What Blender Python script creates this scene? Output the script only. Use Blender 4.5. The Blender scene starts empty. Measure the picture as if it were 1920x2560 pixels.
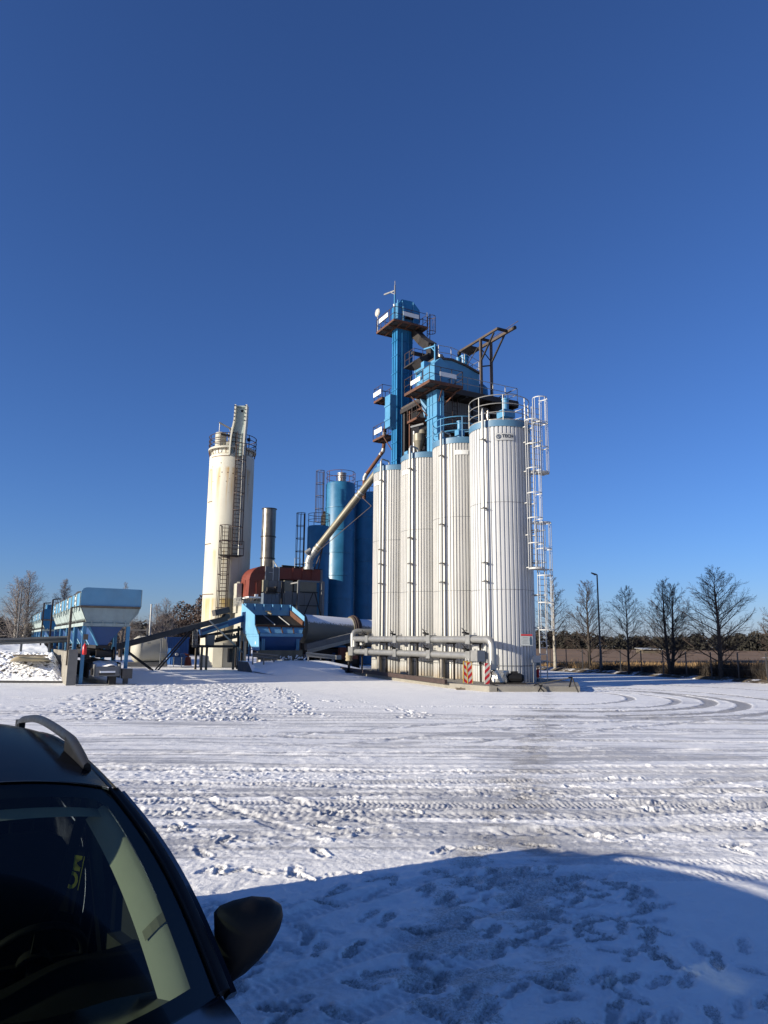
import bpy, math, random
import numpy as np
from mathutils import Matrix, Vector
R=math.radians; PI=math.pi
SC=bpy.context.scene; COL=SC.collection
# ------------------------------------------------------------------ camera
cam=bpy.data.cameras.new('camera'); CAM=bpy.data.objects.new('camera',cam); COL.objects.link(CAM)
cam.sensor_fit='VERTICAL'; cam.sensor_height=34.62; cam.lens=34.62*1800/2560
cam.clip_start=0.05; cam.clip_end=4000
CAM.matrix_world=Matrix.Translation((0,0,2.1))@Matrix.Rotation(R(90)+math.atan(323/1800),4,'X')@Matrix.Rotation(R(0.5),4,'Z')
SC.camera=CAM
# ------------------------------------------------------------------ sky + sun
SUN_AZ=26.0; SUN_EL=15.2           # shadows run 26 deg away from +X, sun 15.2 deg high
world=bpy.data.worlds.new('World'); SC.world=world; world.use_nodes=True
wn=world.node_tree.nodes; wl=world.node_tree.links; wn.clear()
sky=wn.new('ShaderNodeTexSky'); sky.sky_type='NISHITA'; sky.sun_disc=False
sky.sun_elevation=R(SUN_EL); sky.sun_rotation=R(180+90-SUN_AZ)
sky.air_density=1.0; sky.dust_density=0.25; sky.ozone_density=8.0; sky.altitude=120
bg=wn.new('ShaderNodeBackground'); bg.inputs[1].default_value=0.085
wo=wn.new('ShaderNodeOutputWorld'); tint=wn.new('ShaderNodeMix'); tint.data_type='RGBA'; tint.blend_type='MULTIPLY'; tint.inputs[0].default_value=1; tint.inputs[7].default_value=(1.08,.90,1.0,1); wl.new(sky.outputs[0],tint.inputs[6]); wl.new(tint.outputs[2],bg.inputs[0]); wl.new(bg.outputs[0],wo.inputs[0])
sl=bpy.data.lights.new('sun','SUN'); sl.energy=5.0; sl.angle=R(0.53); sl.color=(1,.905,.74)
SUN=bpy.data.objects.new('sun',sl); COL.objects.link(SUN)
sd=Vector((math.cos(R(SUN_AZ))*math.cos(R(SUN_EL)),math.sin(R(SUN_AZ))*math.cos(R(SUN_EL)),-math.sin(R(SUN_EL))))
SUN.rotation_euler=sd.to_track_quat('-Z','Y').to_euler(); SUN.location=(-60,-30,40)
SC.view_settings.view_transform='Standard'; SC.view_settings.look='None'
SC.view_settings.exposure=0.75; SC.view_settings.gamma=1; SC.view_settings.use_curve_mapping=False
SC.cycles.max_bounces=8; SC.cycles.transparent_max_bounces=12
SC.cycles.use_denoising=True
# ------------------------------------------------------------------ materials
MATS={}
def nt(name):
    m=bpy.data.materials.new(name); m.use_nodes=True; t=m.node_tree; MATS[name]=m
    return m,t.nodes,t.links,t.nodes['Principled BSDF']
def ramp(N,a,b,c0=(0,0,0,1),c1=(1,1,1,1)):
    r=N.new('ShaderNodeValToRGB'); r.color_ramp.elements[0].position=a; r.color_ramp.elements[1].position=b
    r.color_ramp.elements[0].color=c0; r.color_ramp.elements[1].color=c1; return r
def noise(N,L,vec,scale,detail=4,rough=.55):
    n=N.new('ShaderNodeTexNoise'); n.inputs['Scale'].default_value=scale; n.inputs['Detail'].default_value=detail; n.inputs['Roughness'].default_value=rough
    L.new(vec,n.inputs['Vector']); return n
def mixc(N,L,fac,a,b):
    m=N.new('ShaderNodeMix'); m.data_type='RGBA'
    if isinstance(fac,(int,float)): m.inputs[0].default_value=fac
    else: L.new(fac,m.inputs[0])
    for i,v in ((6,a),(7,b)):
        if isinstance(v,tuple): m.inputs[i].default_value=(v[0],v[1],v[2],1)
        else: L.new(v,m.inputs[i])
    return m.outputs[2]
def paint(name,col,rough=.55,metal=0.,var=.18,vs=1.2,rust=0.,rustcol=(.16,.06,.025),streak=0.,streakcol=(.25,.2,.13),bump=.0,bs=30,spots=0.,snow=0.,dust=0.,dustcol=(.4,.38,.34)):
    m,N,L,B=nt(name)
    geo=N.new('ShaderNodeNewGeometry'); pos=geo.outputs['Position']
    n=noise(N,L,pos,vs,6,.6)
    d=tuple(c*(1-var) for c in col); h=tuple(min(1,c*(1+var*.7)) for c in col)
    r=ramp(N,.3,.7); L.new(n.outputs[0],r.inputs[0])
    c=mixc(N,L,r.outputs[0],d,h)
    if streak>0:
        mp=N.new('ShaderNodeMapping'); mp.inputs['Scale'].default_value=(5,5,.25); L.new(pos,mp.inputs[0])
        s=noise(N,L,mp.outputs[0],1.6,6,.65); rr=ramp(N,.62-.25*streak,.78); L.new(s.outputs[0],rr.inputs[0])
        mm=N.new('ShaderNodeMath'); mm.operation='MULTIPLY'; mm.inputs[1].default_value=min(1,streak*1.2); L.new(rr.outputs[0],mm.inputs[0])
        c=mixc(N,L,mm.outputs[0],c,streakcol)
    if dust>0:
        s=noise(N,L,pos,.8,7,.7); rr=ramp(N,.4,.75); L.new(s.outputs[0],rr.inputs[0])
        mm=N.new('ShaderNodeMath'); mm.operation='MULTIPLY'; mm.inputs[1].default_value=dust; L.new(rr.outputs[0],mm.inputs[0])
        c=mixc(N,L,mm.outputs[0],c,dustcol)
    if rust>0:
        s=noise(N,L,pos,3.2,9,.7); rr=ramp(N,.72-.3*rust,.80-.22*rust); L.new(s.outputs[0],rr.inputs[0])
        c=mixc(N,L,rr.outputs[0],c,rustcol)
    if spots>0:
        s=noise(N,L,pos,2.3,3,.5); rr=ramp(N,.72-.08*spots,.735-.08*spots); L.new(s.outputs[0],rr.inputs[0])
        c=mixc(N,L,rr.outputs[0],c,(.05,.025,.015))
    rg=rough
    if snow>0:
        sx=N.new('ShaderNodeSeparateXYZ'); L.new(geo.outputs['Normal'],sx.inputs[0])
        s=noise(N,L,pos,9,6,.8); ad=N.new('ShaderNodeMath'); ad.operation='MULTIPLY_ADD'; ad.inputs[1].default_value=.9
        L.new(s.outputs[0],ad.inputs[0]); L.new(sx.outputs[2],ad.inputs[2])
        rr=ramp(N,1.28-.35*snow,1.36-.35*snow); rr.color_ramp.elements[0].position=min(1,(1.10-.45*snow)); rr.color_ramp.elements[1].position=min(1,(1.2-.45*snow))
        L.new(ad.outputs[0],rr.inputs[0])
        c=mixc(N,L,rr.outputs[0],c,(.78,.79,.82))
    L.new(c,B.inputs['Base Color'])
    B.inputs['Metallic'].default_value=metal
    r2=ramp(N,.25,.8,(max(0,rg-.1),)*3+(1,),(min(1,rg+.12),)*3+(1,)); L.new(n.outputs[0],r2.inputs[0]); L.new(r2.outputs[0],B.inputs['Roughness'])
    if bump>0:
        bn=noise(N,L,pos,bs,4,.6); bp=N.new('ShaderNodeBump'); bp.inputs['Strength'].default_value=bump; bp.inputs['Distance'].default_value=.02
        L.new(bn.outputs[0],bp.inputs['Height']); L.new(bp.outputs[0],B.inputs['Normal'])
    return m
# plant colours
paint('clad',(.45,.445,.425),.5,.1,.05,.6,streak=.12,streakcol=(.33,.27,.2),dust=.12,dustcol=(.36,.32,.26))
paint('clad_new',(.45,.455,.455),.48,.1,.04,.6,dust=.08,dustcol=(.34,.34,.34))
def foot_grime(name,amt):
    m=MATS[name]; N=m.node_tree.nodes; L=m.node_tree.links; B=N['Principled BSDF']; base=B.inputs['Base Color'].links[0].from_socket
    geo=N.new('ShaderNodeNewGeometry'); sx=N.new('ShaderNodeSeparateXYZ'); L.new(geo.outputs['Position'],sx.inputs[0])
    mp=N.new('ShaderNodeMapping'); mp.inputs['Scale'].default_value=(4,4,.6); L.new(geo.outputs['Position'],mp.inputs[0])
    n=noise(N,L,mp.outputs[0],1.5,7,.7); ad=N.new('ShaderNodeMath'); ad.operation='MULTIPLY_ADD'; ad.inputs[1].default_value=1.6; L.new(n.outputs[0],ad.inputs[0]); mz=N.new('ShaderNodeMath'); mz.operation='MULTIPLY'; mz.inputs[1].default_value=-1.; L.new(sx.outputs[2],mz.inputs[0]); L.new(mz.outputs[0],ad.inputs[2])
    r=ramp(N,.0,.75); L.new(ad.outputs[0],r.inputs[0]); mu=N.new('ShaderNodeMath'); mu.operation='MULTIPLY'; mu.inputs[1].default_value=amt; L.new(r.outputs[0],mu.inputs[0])
    c=mixc(N,L,mu.outputs[0],base,(.30,.21,.10))
    mp2=N.new('ShaderNodeMapping'); mp2.inputs['Scale'].default_value=(9,9,.12); L.new(geo.outputs['Position'],mp2.inputs[0])
    n2=noise(N,L,mp2.outputs[0],1.,6,.6); r2=ramp(N,.62,.74); L.new(n2.outputs[0],r2.inputs[0]); m2=N.new('ShaderNodeMath'); m2.operation='MULTIPLY'; m2.inputs[1].default_value=amt*.45; L.new(r2.outputs[0],m2.inputs[0])
    L.new(mixc(N,L,m2.outputs[0],c,(.27,.17,.10)),B.inputs['Base Color'])
foot_grime('clad',.75); foot_grime('clad_new',.25)
paint('cap_blue',(.065,.15,.24),.5,0,.12,2)
paint('blue_deep',(.012,.135,.30),.45,0,.14,.9,streak=.15,streakcol=(.02,.10,.2),dust=.1,dustcol=(.08,.18,.3))
paint('blue_light',(.055,.205,.36),.5,0,.12,1.2,streak=.15,streakcol=(.11,.19,.25),dust=.2,dustcol=(.16,.27,.36))
paint('blue_bin',(.115,.29,.44),.6,0,.12,1.4,streak=.2,streakcol=(.2,.28,.32),dust=.2,dustcol=(.24,.33,.38),rust=.08)
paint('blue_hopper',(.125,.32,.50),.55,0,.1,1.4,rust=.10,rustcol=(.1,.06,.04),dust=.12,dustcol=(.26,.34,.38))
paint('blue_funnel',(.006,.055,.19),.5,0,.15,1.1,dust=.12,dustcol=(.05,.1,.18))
paint('blue_silo',(.022,.135,.26),.42,.0,.2,1.0,streak=.3,streakcol=(.045,.12,.19),rust=.06,rustcol=(.08,.05,.03))
paint('pale_bin',(.27,.33,.32),.65,0,.18,1.6,streak=.3,streakcol=(.22,.19,.14),rust=.16,rustcol=(.14,.075,.045))
paint('cream',(.50,.48,.40),.6,0,.06,.5,rust=.05,rustcol=(.15,.065,.02),streak=.22,streakcol=(.46,.36,.16))
def stain_cream():
    m=MATS['cream']; N=m.node_tree.nodes; L=m.node_tree.links; B=N['Principled BSDF']; base=B.inputs['Base Color'].links[0].from_socket
    geo=N.new('ShaderNodeNewGeometry'); sx=N.new('ShaderNodeSeparateXYZ'); L.new(geo.outputs['Position'],sx.inputs[0])
    mp=N.new('ShaderNodeMapping'); mp.inputs['Scale'].default_value=(2.6,2.6,.13); L.new(geo.outputs['Position'],mp.inputs[0])
    n=noise(N,L,mp.outputs[0],1.0,7,.65)
    def band(z0,z1,z2,lo,hi,col,c):
        mr=N.new('ShaderNodeValToRGB'); e=mr.color_ramp; e.elements[0].position=z0/17; e.elements[0].color=(0,0,0,1); e.elements[1].position=z1/17; e.elements[1].color=(1,1,1,1); x=e.elements.new(min(1,z2/17)); x.color=(0,0,0,1)
        dv=N.new('ShaderNodeMath'); dv.operation='DIVIDE'; dv.inputs[1].default_value=17; L.new(sx.outputs[2],dv.inputs[0]); L.new(dv.outputs[0],mr.inputs[0])
        r=ramp(N,lo,hi); L.new(n.outputs[0],r.inputs[0]); mu=N.new('ShaderNodeMath'); mu.operation='MULTIPLY'; L.new(mr.outputs[0],mu.inputs[0]); L.new(r.outputs[0],mu.inputs[1])
        return mixc(N,L,mu.outputs[0],c,col)
    c=band(12.2,16.1,16.3,.46,.60,(.40,.24,.07),base); c=band(1.0,5.3,5.5,.40,.60,(.42,.30,.10),c); c=band(6.5,9.2,9.4,.52,.68,(.42,.31,.12),c)
    v=N.new('ShaderNodeTexVoronoi'); v.inputs['Scale'].default_value=2.1; L.new(geo.outputs['Position'],v.inputs['Vector'])
    rr=ramp(N,.10,.13,(1,1,1,1),(0,0,0,1)); L.new(v.outputs['Distance'],rr.inputs[0])
    zr=ramp(N,.80,.92); dv=N.new('ShaderNodeMath'); dv.operation='DIVIDE'; dv.inputs[1].default_value=17; L.new(sx.outputs[2],dv.inputs[0]); L.new(dv.outputs[0],zr.inputs[0])
    mu=N.new('ShaderNodeMath'); mu.operation='MULTIPLY'; L.new(rr.outputs[0],mu.inputs[0]); L.new(zr.outputs[0],mu.inputs[1])
    L.new(mixc(N,L,mu.outputs[0],c,(.05,.022,.012)),B.inputs['Base Color'])
stain_cream()
paint('cream_tank',(.36,.345,.29),.6,0,.12,.9,streak=.25,streakcol=(.3,.25,.18))
paint('rust_steel',(.105,.042,.022),.85,0,.4,2.2,dust=.5,dustcol=(.035,.022,.016),bump=.15)
paint('gantry',(.075,.055,.042),.7,.2,.35,2.5,rust=.35,rustcol=(.10,.042,.02))
paint('dark_steel',(.022,.019,.018),.65,.2,.4,3,rust=.3,rustcol=(.10,.04,.02))
paint('rail_dark',(.045,.028,.024),.7,.1,.35,4,rust=.3,rustcol=(.12,.045,.02))
paint('grid_under',(.06,.05,.045),.85,0,.5,3)
paint('rail_grey',(.26,.26,.25),.5,.4,.15,4)
paint('galv',(.27,.275,.27),.45,.3,.14,5)
paint('galv_white',(.36,.365,.36),.5,.0,.1,5)
paint('pipe_alu',(.30,.30,.29),.4,.5,.1,3,bump=.05,bs=18)
paint('foil',(.36,.36,.35),.28,.85,.12,6,bump=.9,bs=14)
paint('stainless',(.20,.185,.165),.36,.75,.18,1.6,streak=.25,streakcol=(.12,.10,.08))
paint('duct_tan',(.17,.155,.115),.5,.25,.14,1.5,streak=.25,streakcol=(.26,.22,.14))
paint('white_plate',(.62,.62,.60),.6,0,.04,4)
paint('black',(.012,.012,.013),.5,0,.2,5)
paint('rubber',(.02,.02,.02),.8,0,.3,6)
paint('red_duct',(.15,.028,.016),.55,0,.14,1.5,dust=.10,dustcol=(.25,.1,.07))
paint('grey_panel',(.14,.145,.15),.6,.1,.14,1.3,streak=.2,streakcol=(.09,.085,.08),dust=.2,dustcol=(.2,.19,.17))
paint('tan_panel',(.2,.185,.14),.6,0,.12,1.5,streak=.2,streakcol=(.2,.18,.13))
paint('panel_blue',(.10,.13,.17),.55,.1,.12,1.3)
paint('drum',(.20,.185,.155),.6,.15,.1,.9,snow=.55,streak=.12,streakcol=(.25,.22,.18))
paint('screw',(.12,.125,.135),.6,.2,.2,2,snow=.2)
paint('belt',(.075,.07,.066),.75,0,.35,2,rust=.06,rustcol=(.16,.05,.03))
paint('concrete',(.22,.205,.175),.85,0,.2,2.2,bump=.4,bs=22,streak=.2,streakcol=(.24,.21,.17))
paint('old_concrete',(.13,.12,.09),.9,0,.3,2,bump=.5,bs=15,streak=.3,streakcol=(.12,.11,.06))
paint('dark_concrete',(.10,.095,.09),.9,0,.3,2,bump=.5,bs=15,snow=.3)
paint('sandbag',(.34,.28,.175),.85,0,.15,5,bump=.5,bs=12)
paint('timber',(.13,.105,.075),.85,0,.3,4)
paint('sign_red',(.38,.012,.018),.5,0,.05,5)
paint('sign_yellow',(.45,.30,.05),.5,0,.1,5)
paint('sign_white',(.42,.40,.36),.5,0,.08,6,dust=.25)
paint('sign_text',(.03,.06,.10),.6,0,.05,5)
paint('logo',(.045,.06,.09),.6,0,.05,5)
paint('sign_panel',(.36,.39,.39),.5,0,.05,5)
paint('ext_red',(.50,.015,.015),.35,0,.08,5)
paint('guard',(.17,.17,.16),.5,.5,.18,3,dust=.3,dustcol=(.2,.18,.15))
paint('asphaltdark',(.04,.04,.042),.9,0,.3,3)
paint('container',(.035,.115,.28),.55,0,.12,1.5)
paint('bark',(.045,.036,.03),.9,0,.35,6)
paint('twig',(.045,.032,.026),.9,0,.3,3)
paint('birch_bark',(.30,.28,.24),.8,0,.5,5,spots=1.3)
paint('birch_twig',(.215,.185,.17),.9,0,.3,3)
paint('dry_grass',(.26,.165,.075),.95,0,.4,.8)
paint('dead_brush',(.05,.04,.032),.95,0,.4,2)
paint('forest_dark',(.026,.024,.018),.95,0,.5,.25)
paint('forest_brown',(.080,.055,.045),.95,0,.45,.2)
paint('lampgrey',(.07,.07,.075),.5,.4,.2,3)
paint('whitepole',(.42,.42,.4),.5,0,.1,3)
# car
paint('car_plastic',(.006,.0065,.0075),.55,0,.2,8,bump=.08,bs=400)
paint('car_rail',(.011,.011,.0115),.42,.25,.12,10,bump=.05,bs=200)
paint('car_trim',(.34,.34,.295),.85,0,.06,12,bump=.08,bs=300)
paint('car_inner',(.004,.0045,.0045),.7,0,.25,8,bump=.2,bs=250)
paint('car_inner2',(.03,.033,.03),.6,0,.2,8)
paint('car_seat',(.02,.021,.02),.9,0,.2,20,bump=.3,bs=300)
paint('pad_yellow',(.80,.74,.03),.6,0,.05,10)
paint('tyre',(.018,.018,.018),.85,0,.2,8)
for _n in ('car_rail','car_plastic','car_inner','black'): MATS[_n].node_tree.nodes['Principled BSDF'].inputs['Specular IOR Level'].default_value=.18; MATS[_n].node_tree.nodes['Principled BSDF'].inputs['Metallic'].default_value=0
def carpaint():
    m,N,L,B=nt('car_paint'); geo=N.new('ShaderNodeNewGeometry'); n=noise(N,L,geo.outputs['Position'],6,8,.7)
    r=ramp(N,.4,.8,(.0022,.003,.0055,1),(.006,.007,.011,1)); L.new(n.outputs[0],r.inputs[0]); L.new(r.outputs[0],B.inputs['Base Color'])
    r2=ramp(N,.4,.75,(.10,)*3+(1,),(.24,)*3+(1,)); L.new(n.outputs[0],r2.inputs[0]); L.new(r2.outputs[0],B.inputs['Roughness'])
    df=N.new('ShaderNodeBsdfDiffuse'); L.new(r.outputs[0],df.inputs[0]); gl=N.new('ShaderNodeBsdfGlossy'); L.new(r2.outputs[0],gl.inputs['Roughness'])
    fr=N.new('ShaderNodeFresnel'); fr.inputs[0].default_value=1.4; mu=N.new('ShaderNodeMath'); mu.operation='MULTIPLY'; mu.inputs[1].default_value=.32; L.new(fr.outputs[0],mu.inputs[0])
    mx=N.new('ShaderNodeMixShader'); L.new(mu.outputs[0],mx.inputs[0]); L.new(df.outputs[0],mx.inputs[1]); L.new(gl.outputs[0],mx.inputs[2]); L.new(mx.outputs[0],N['Material Output'].inputs[0])
carpaint()
def glass(name,tint,refl):
    m=bpy.data.materials.new(name); m.use_nodes=True; N=m.node_tree.nodes; L=m.node_tree.links; N.clear(); MATS[name]=m
    tr=N.new('ShaderNodeBsdfTransparent'); tr.inputs[0].default_value=tint+(1,)
    gl=N.new('ShaderNodeBsdfGlossy'); gl.inputs['Roughness'].default_value=.03
    fr=N.new('ShaderNodeFresnel'); fr.inputs[0].default_value=1.45
    mu=N.new('ShaderNodeMath'); mu.operation='MULTIPLY'; mu.inputs[1].default_value=refl; L.new(fr.outputs[0],mu.inputs[0])
    mx=N.new('ShaderNodeMixShader'); L.new(mu.outputs[0],mx.inputs[0]); L.new(tr.outputs[0],mx.inputs[1]); L.new(gl.outputs[0],mx.inputs[2])
    o=N.new('ShaderNodeOutputMaterial'); L.new(mx.outputs[0],o.inputs[0])
glass('windshield',(.47,.54,.47),.06); glass('sideglass',(.26,.29,.27),.3); glass('privacy',(.03,.035,.035),.8)
def snowmat(name,attr):
    m,N,L,B=nt(name); geo=N.new('ShaderNodeNewGeometry'); pos=geo.outputs['Position']
    n1=noise(N,L,pos,1.3,8,.65); n2=noise(N,L,pos,20,9,.8); n3=noise(N,L,pos,5,6,.7)
    r1=ramp(N,.3,.7,(.82,.82,.815,1),(.90,.895,.88,1)); L.new(n1.outputs[0],r1.inputs[0]); c=r1.outputs[0]
    if attr:
        a=N.new('ShaderNodeAttribute'); a.attribute_name='pack'
        d=N.new('ShaderNodeAttribute'); d.attribute_name='dirt'
        ad=N.new('ShaderNodeMath'); ad.operation='MULTIPLY_ADD'; ad.inputs[1].default_value=1.0; L.new(n2.outputs[0],ad.inputs[0]); L.new(a.outputs['Fac'],ad.inputs[2])
        sb=N.new('ShaderNodeMath'); sb.operation='SUBTRACT'; sb.inputs[1].default_value=.32; L.new(ad.outputs[0],sb.inputs[0]); r=ramp(N,.42,1.0); L.new(sb.outputs[0],r.inputs[0])
        ice=mixc(N,L,n3.outputs[0],(.34,.345,.36),(.57,.57,.58))
        c=mixc(N,L,r.outputs[0],c,ice)
        ad2=N.new('ShaderNodeMath'); ad2.operation='MULTIPLY_ADD'; n5=noise(N,L,pos,55,9,.85); ad2.inputs[1].default_value=1.5; L.new(n5.outputs[0],ad2.inputs[0]); L.new(d.outputs['Fac'],ad2.inputs[2]); s2=N.new('ShaderNodeMath'); s2.operation='SUBTRACT'; s2.inputs[1].default_value=.35; L.new(ad2.outputs[0],s2.inputs[0])
        rd=ramp(N,.74,1.0); L.new(s2.outputs[0],rd.inputs[0])
        mq=N.new('ShaderNodeMath'); mq.operation='MULTIPLY'; mq.inputs[1].default_value=.8; L.new(rd.outputs[0],mq.inputs[0]); c=mixc(N,L,mq.outputs[0],c,(.20,.18,.15))
    L.new(c,B.inputs['Base Color']); B.inputs['Roughness'].default_value=.62
    B.inputs['Specular IOR Level'].default_value=.35
    bp=N.new('ShaderNodeBump'); bp.inputs['Strength'].default_value=.8; bp.inputs['Distance'].default_value=.016
    n4=noise(N,L,pos,22,9,.78); L.new(n4.outputs[0],bp.inputs['Height']); L.new(bp.outputs[0],B.inputs['Normal'])
snowmat('snow',True); snowmat('snow_plain',False)
def fieldmat():
    m,N,L,B=nt('field'); geo=N.new('ShaderNodeNewGeometry'); pos=geo.outputs['Position']
    n1=noise(N,L,pos,.09,8,.65); n2=noise(N,L,pos,1.4,8,.75)
    r=ramp(N,.35,.7,(.09,.048,.020,1),(.23,.125,.05,1)); L.new(n2.outputs[0],r.inputs[0])
    rr=ramp(N,.60,.66); L.new(n1.outputs[0],rr.inputs[0])
    L.new(mixc(N,L,rr.outputs[0],r.outputs[0],(.26,.155,.075)),B.inputs['Base Color']); B.inputs['Roughness'].default_value=1
fieldmat()
def vergemat():
    m,N,L,B=nt('verge'); geo=N.new('ShaderNodeNewGeometry'); pos=geo.outputs['Position']
    n1=noise(N,L,pos,.9,8,.75); n2=noise(N,L,pos,9,8,.75)
    r=ramp(N,.35,.7,(.035,.028,.02,1),(.14,.105,.065,1)); L.new(n2.outputs[0],r.inputs[0])
    rr=ramp(N,.52,.60); L.new(n1.outputs[0],rr.inputs[0])
    L.new(mixc(N,L,rr.outputs[0],r.outputs[0],(.75,.76,.8)),B.inputs['Base Color']); B.inputs['Roughness'].default_value=1
vergemat()
def rubblemat():
    m,N,L,B=nt('rubble'); geo=N.new('ShaderNodeNewGeometry'); pos=geo.outputs['Position']
    sx=N.new('ShaderNodeSeparateXYZ'); L.new(geo.outputs['Normal'],sx.inputs[0])
    n=noise(N,L,pos,4,6,.7); ad=N.new('ShaderNodeMath'); ad.operation='MULTIPLY_ADD'; ad.inputs[1].default_value=.7; L.new(n.outputs[0],ad.inputs[0]); L.new(sx.outputs[2],ad.inputs[2])
    r=ramp(N,.66,.86); L.new(ad.outputs[0],r.inputs[0])
    n2=noise(N,L,pos,1.5,5,.6); rk=ramp(N,.3,.7,(.05,.045,.04,1),(.13,.12,.105,1)); L.new(n2.outputs[0],rk.inputs[0])
    L.new(mixc(N,L,r.outputs[0],rk.outputs[0],(.82,.83,.85)),B.inputs['Base Color']); B.inputs['Roughness'].default_value=.85
rubblemat()
# ------------------------------------------------------------------ mesh helpers
class MB:
    def __init__(s): s.v=[]; s.f=[]; s.m=[]; s.cur=0; s.g=[]; s.gid=0; s.hold=False
    def begin(s): s.gid+=1; s.hold=True; return s
    def add(s,vs,fs):
        o=len(s.v); s.v+= [tuple(v) for v in vs]; s.f+=[tuple(i+o for i in f) for f in fs]; s.m+=[s.cur]*len(fs)
        if not s.hold: s.gid+=1
        s.g+=[s.gid]*len(fs); return s
    def box(s,x0,x1,y0,y1,z0,z1):
        return s.add([(x0,y0,z0),(x1,y0,z0),(x1,y1,z0),(x0,y1,z0),(x0,y0,z1),(x1,y0,z1),(x1,y1,z1),(x0,y1,z1)],
          [(0,3,2,1),(4,5,6,7),(0,1,5,4),(1,2,6,5),(2,3,7,6),(3,0,4,7)])
    def frame(s,p,q,up=(0,0,1)):
        p=Vector(p); q=Vector(q); d=(q-p).normalized(); u=Vector(up)
        if abs(d.dot(u))>.98: u=Vector((1,0,0)) if abs(d.x)<.9 else Vector((0,1,0))
        a=d.cross(u).normalized(); b=a.cross(d).normalized(); return p,q,a,b
    def bar(s,p,q,w,h=None,up=(0,0,1)):
        h=w if h is None else h; p,q,a,b=s.frame(p,q,up); a=a*w/2; b=b*h/2
        return s.add([p-a-b,p+a-b,p+a+b,p-a+b,q-a-b,q+a-b,q+a+b,q-a+b],[(3,2,1,0),(4,5,6,7),(0,1,5,4),(1,2,6,5),(2,3,7,6),(3,0,4,7)])
    def cyl(s,p,q,r0,r1=None,n=12,caps=True):
        r1=r0 if r1 is None else r1; p,q,a,b=s.frame(p,q); vs=[]
        for c,r in ((p,r0),(q,r1)):
            for i in range(n):
                t=2*PI*i/n; vs.append(c+a*(r*math.cos(t))+b*(r*math.sin(t)))
        fs=[(i,(i+1)%n,n+(i+1)%n,n+i) for i in range(n)]
        if caps: fs+=[tuple(range(n-1,-1,-1)),tuple(range(n,2*n))]
        return s.add(vs,fs)
    def tube(s,pts,r,n=8,closed=False,caps=True):
        P=[Vector(p) for p in pts]; m=len(P); vs=[]; pa=None
        rs=r if isinstance(r,(list,tuple)) else [r]*m
        for i in range(m):
            if closed: d=(P[(i+1)%m]-P[i-1]).normalized()
            else: d=(P[min(i+1,m-1)]-P[max(i-1,0)]).normalized()
            u=pa if pa is not None else (Vector((0,0,1)) if abs(d.z)<.95 else Vector((1,0,0)))
            a=d.cross(u)
            if a.length<1e-4: a=d.cross(Vector((0,1,.3)))
            a.normalize(); b=a.cross(d).normalized(); pa=b
            for k in range(n):
                t=2*PI*k/n; vs.append(P[i]+a*(rs[i]*math.cos(t))+b*(rs[i]*math.sin(t)))
        fs=[]
        for i in range(m if closed else m-1):
            j=(i+1)%m
            for k in range(n): fs.append((i*n+k,i*n+(k+1)%n,j*n+(k+1)%n,j*n+k))
        if caps and not closed: fs+=[tuple(range(n-1,-1,-1)),tuple(range((m-1)*n,m*n))]
        return s.add(vs,fs)
    def lathe(s,prof,cx=0,cy=0,n=32,a0=0,a1=2*PI,capb=False,capt=False):
        full=abs(a1-a0-2*PI)<1e-6; k=n if full else n+1; vs=[]; m=len(prof)
        for r,z in prof:
            for i in range(k):
                t=a0+(a1-a0)*i/n; vs.append((cx+r*math.cos(t),cy+r*math.sin(t),z))
        fs=[]
        for j in range(m-1):
            for i in range(n):
                i2=(i+1)%k if full else i+1
                fs.append((j*k+i,j*k+i2,(j+1)*k+i2,(j+1)*k+i))
        if capb: fs.append(tuple(range(k-1,-1,-1)))
        if capt: fs.append(tuple(range((m-1)*k,m*k)))
        return s.add(vs,fs)
    def ring(s,cx,cy,z,Rr,r,n=40,k=6,a0=0,a1=2*PI):
        full=abs(a1-a0-2*PI)<1e-6
        pts=[(cx+Rr*math.cos(a0+(a1-a0)*i/n),cy+Rr*math.sin(a0+(a1-a0)*i/n),z) for i in range(n if full else n+1)]
        return s.tube(pts,r,k,closed=full)
    def slab(s,pts,th):
        """polygon (3D points) given thickness vector th"""
        P=[Vector(p) for p in pts]; t=Vector(th); n=len(P)
        vs=P+[p+t for p in P]
        fs=[tuple(range(n-1,-1,-1)),tuple(range(n,2*n))]+[(i,(i+1)%n,n+(i+1)%n,n+i) for i in range(n)]
        return s.add(vs,fs)
    def grid(s,fn,nu,nv):
        vs=[fn(i/nu,j/nv) for j in range(nv+1) for i in range(nu+1)]
        fs=[(j*(nu+1)+i,j*(nu+1)+i+1,(j+1)*(nu+1)+i+1,(j+1)*(nu+1)+i) for j in range(nv) for i in range(nu)]
        return s.add(vs,fs)
    def build(s,name,mat,parent=None,smooth=None,off=(0,0,0),kind=None,label=None):
        if name in EACH and len(set(s.g))>1:
            out=None; byg={}
            for f,g in zip(s.f,s.g): byg.setdefault(g,[]).append(f)
            for fs in byg.values():
                b=MB(); ix=sorted({i for f in fs for i in f}); mp={i:k for k,i in enumerate(ix)}
                b.add([s.v[i] for i in ix],[tuple(mp[i] for i in f) for f in fs])
                o=b.build(EACH[name],mat,parent,smooth,off); out=out or o
            return out
        me=bpy.data.meshes.new(name)
        o=ROOTO.get(parent.name,(0,0,0)) if parent else off
        me.from_pydata([(v[0]-o[0],v[1]-o[1],v[2]-o[2]) for v in s.v],[],s.f)
        for mn in ([mat] if isinstance(mat,str) else mat): me.materials.append(MATS[mn])
        if max(s.m or [0])>0: me.polygons.foreach_set('material_index',s.m)
        if smooth is not None:
            me.shade_smooth()
            if smooth<180: me.set_sharp_from_angle(angle=R(smooth))
        me.update()
        ob=bpy.data.objects.new(name,me); COL.objects.link(ob)
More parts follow.
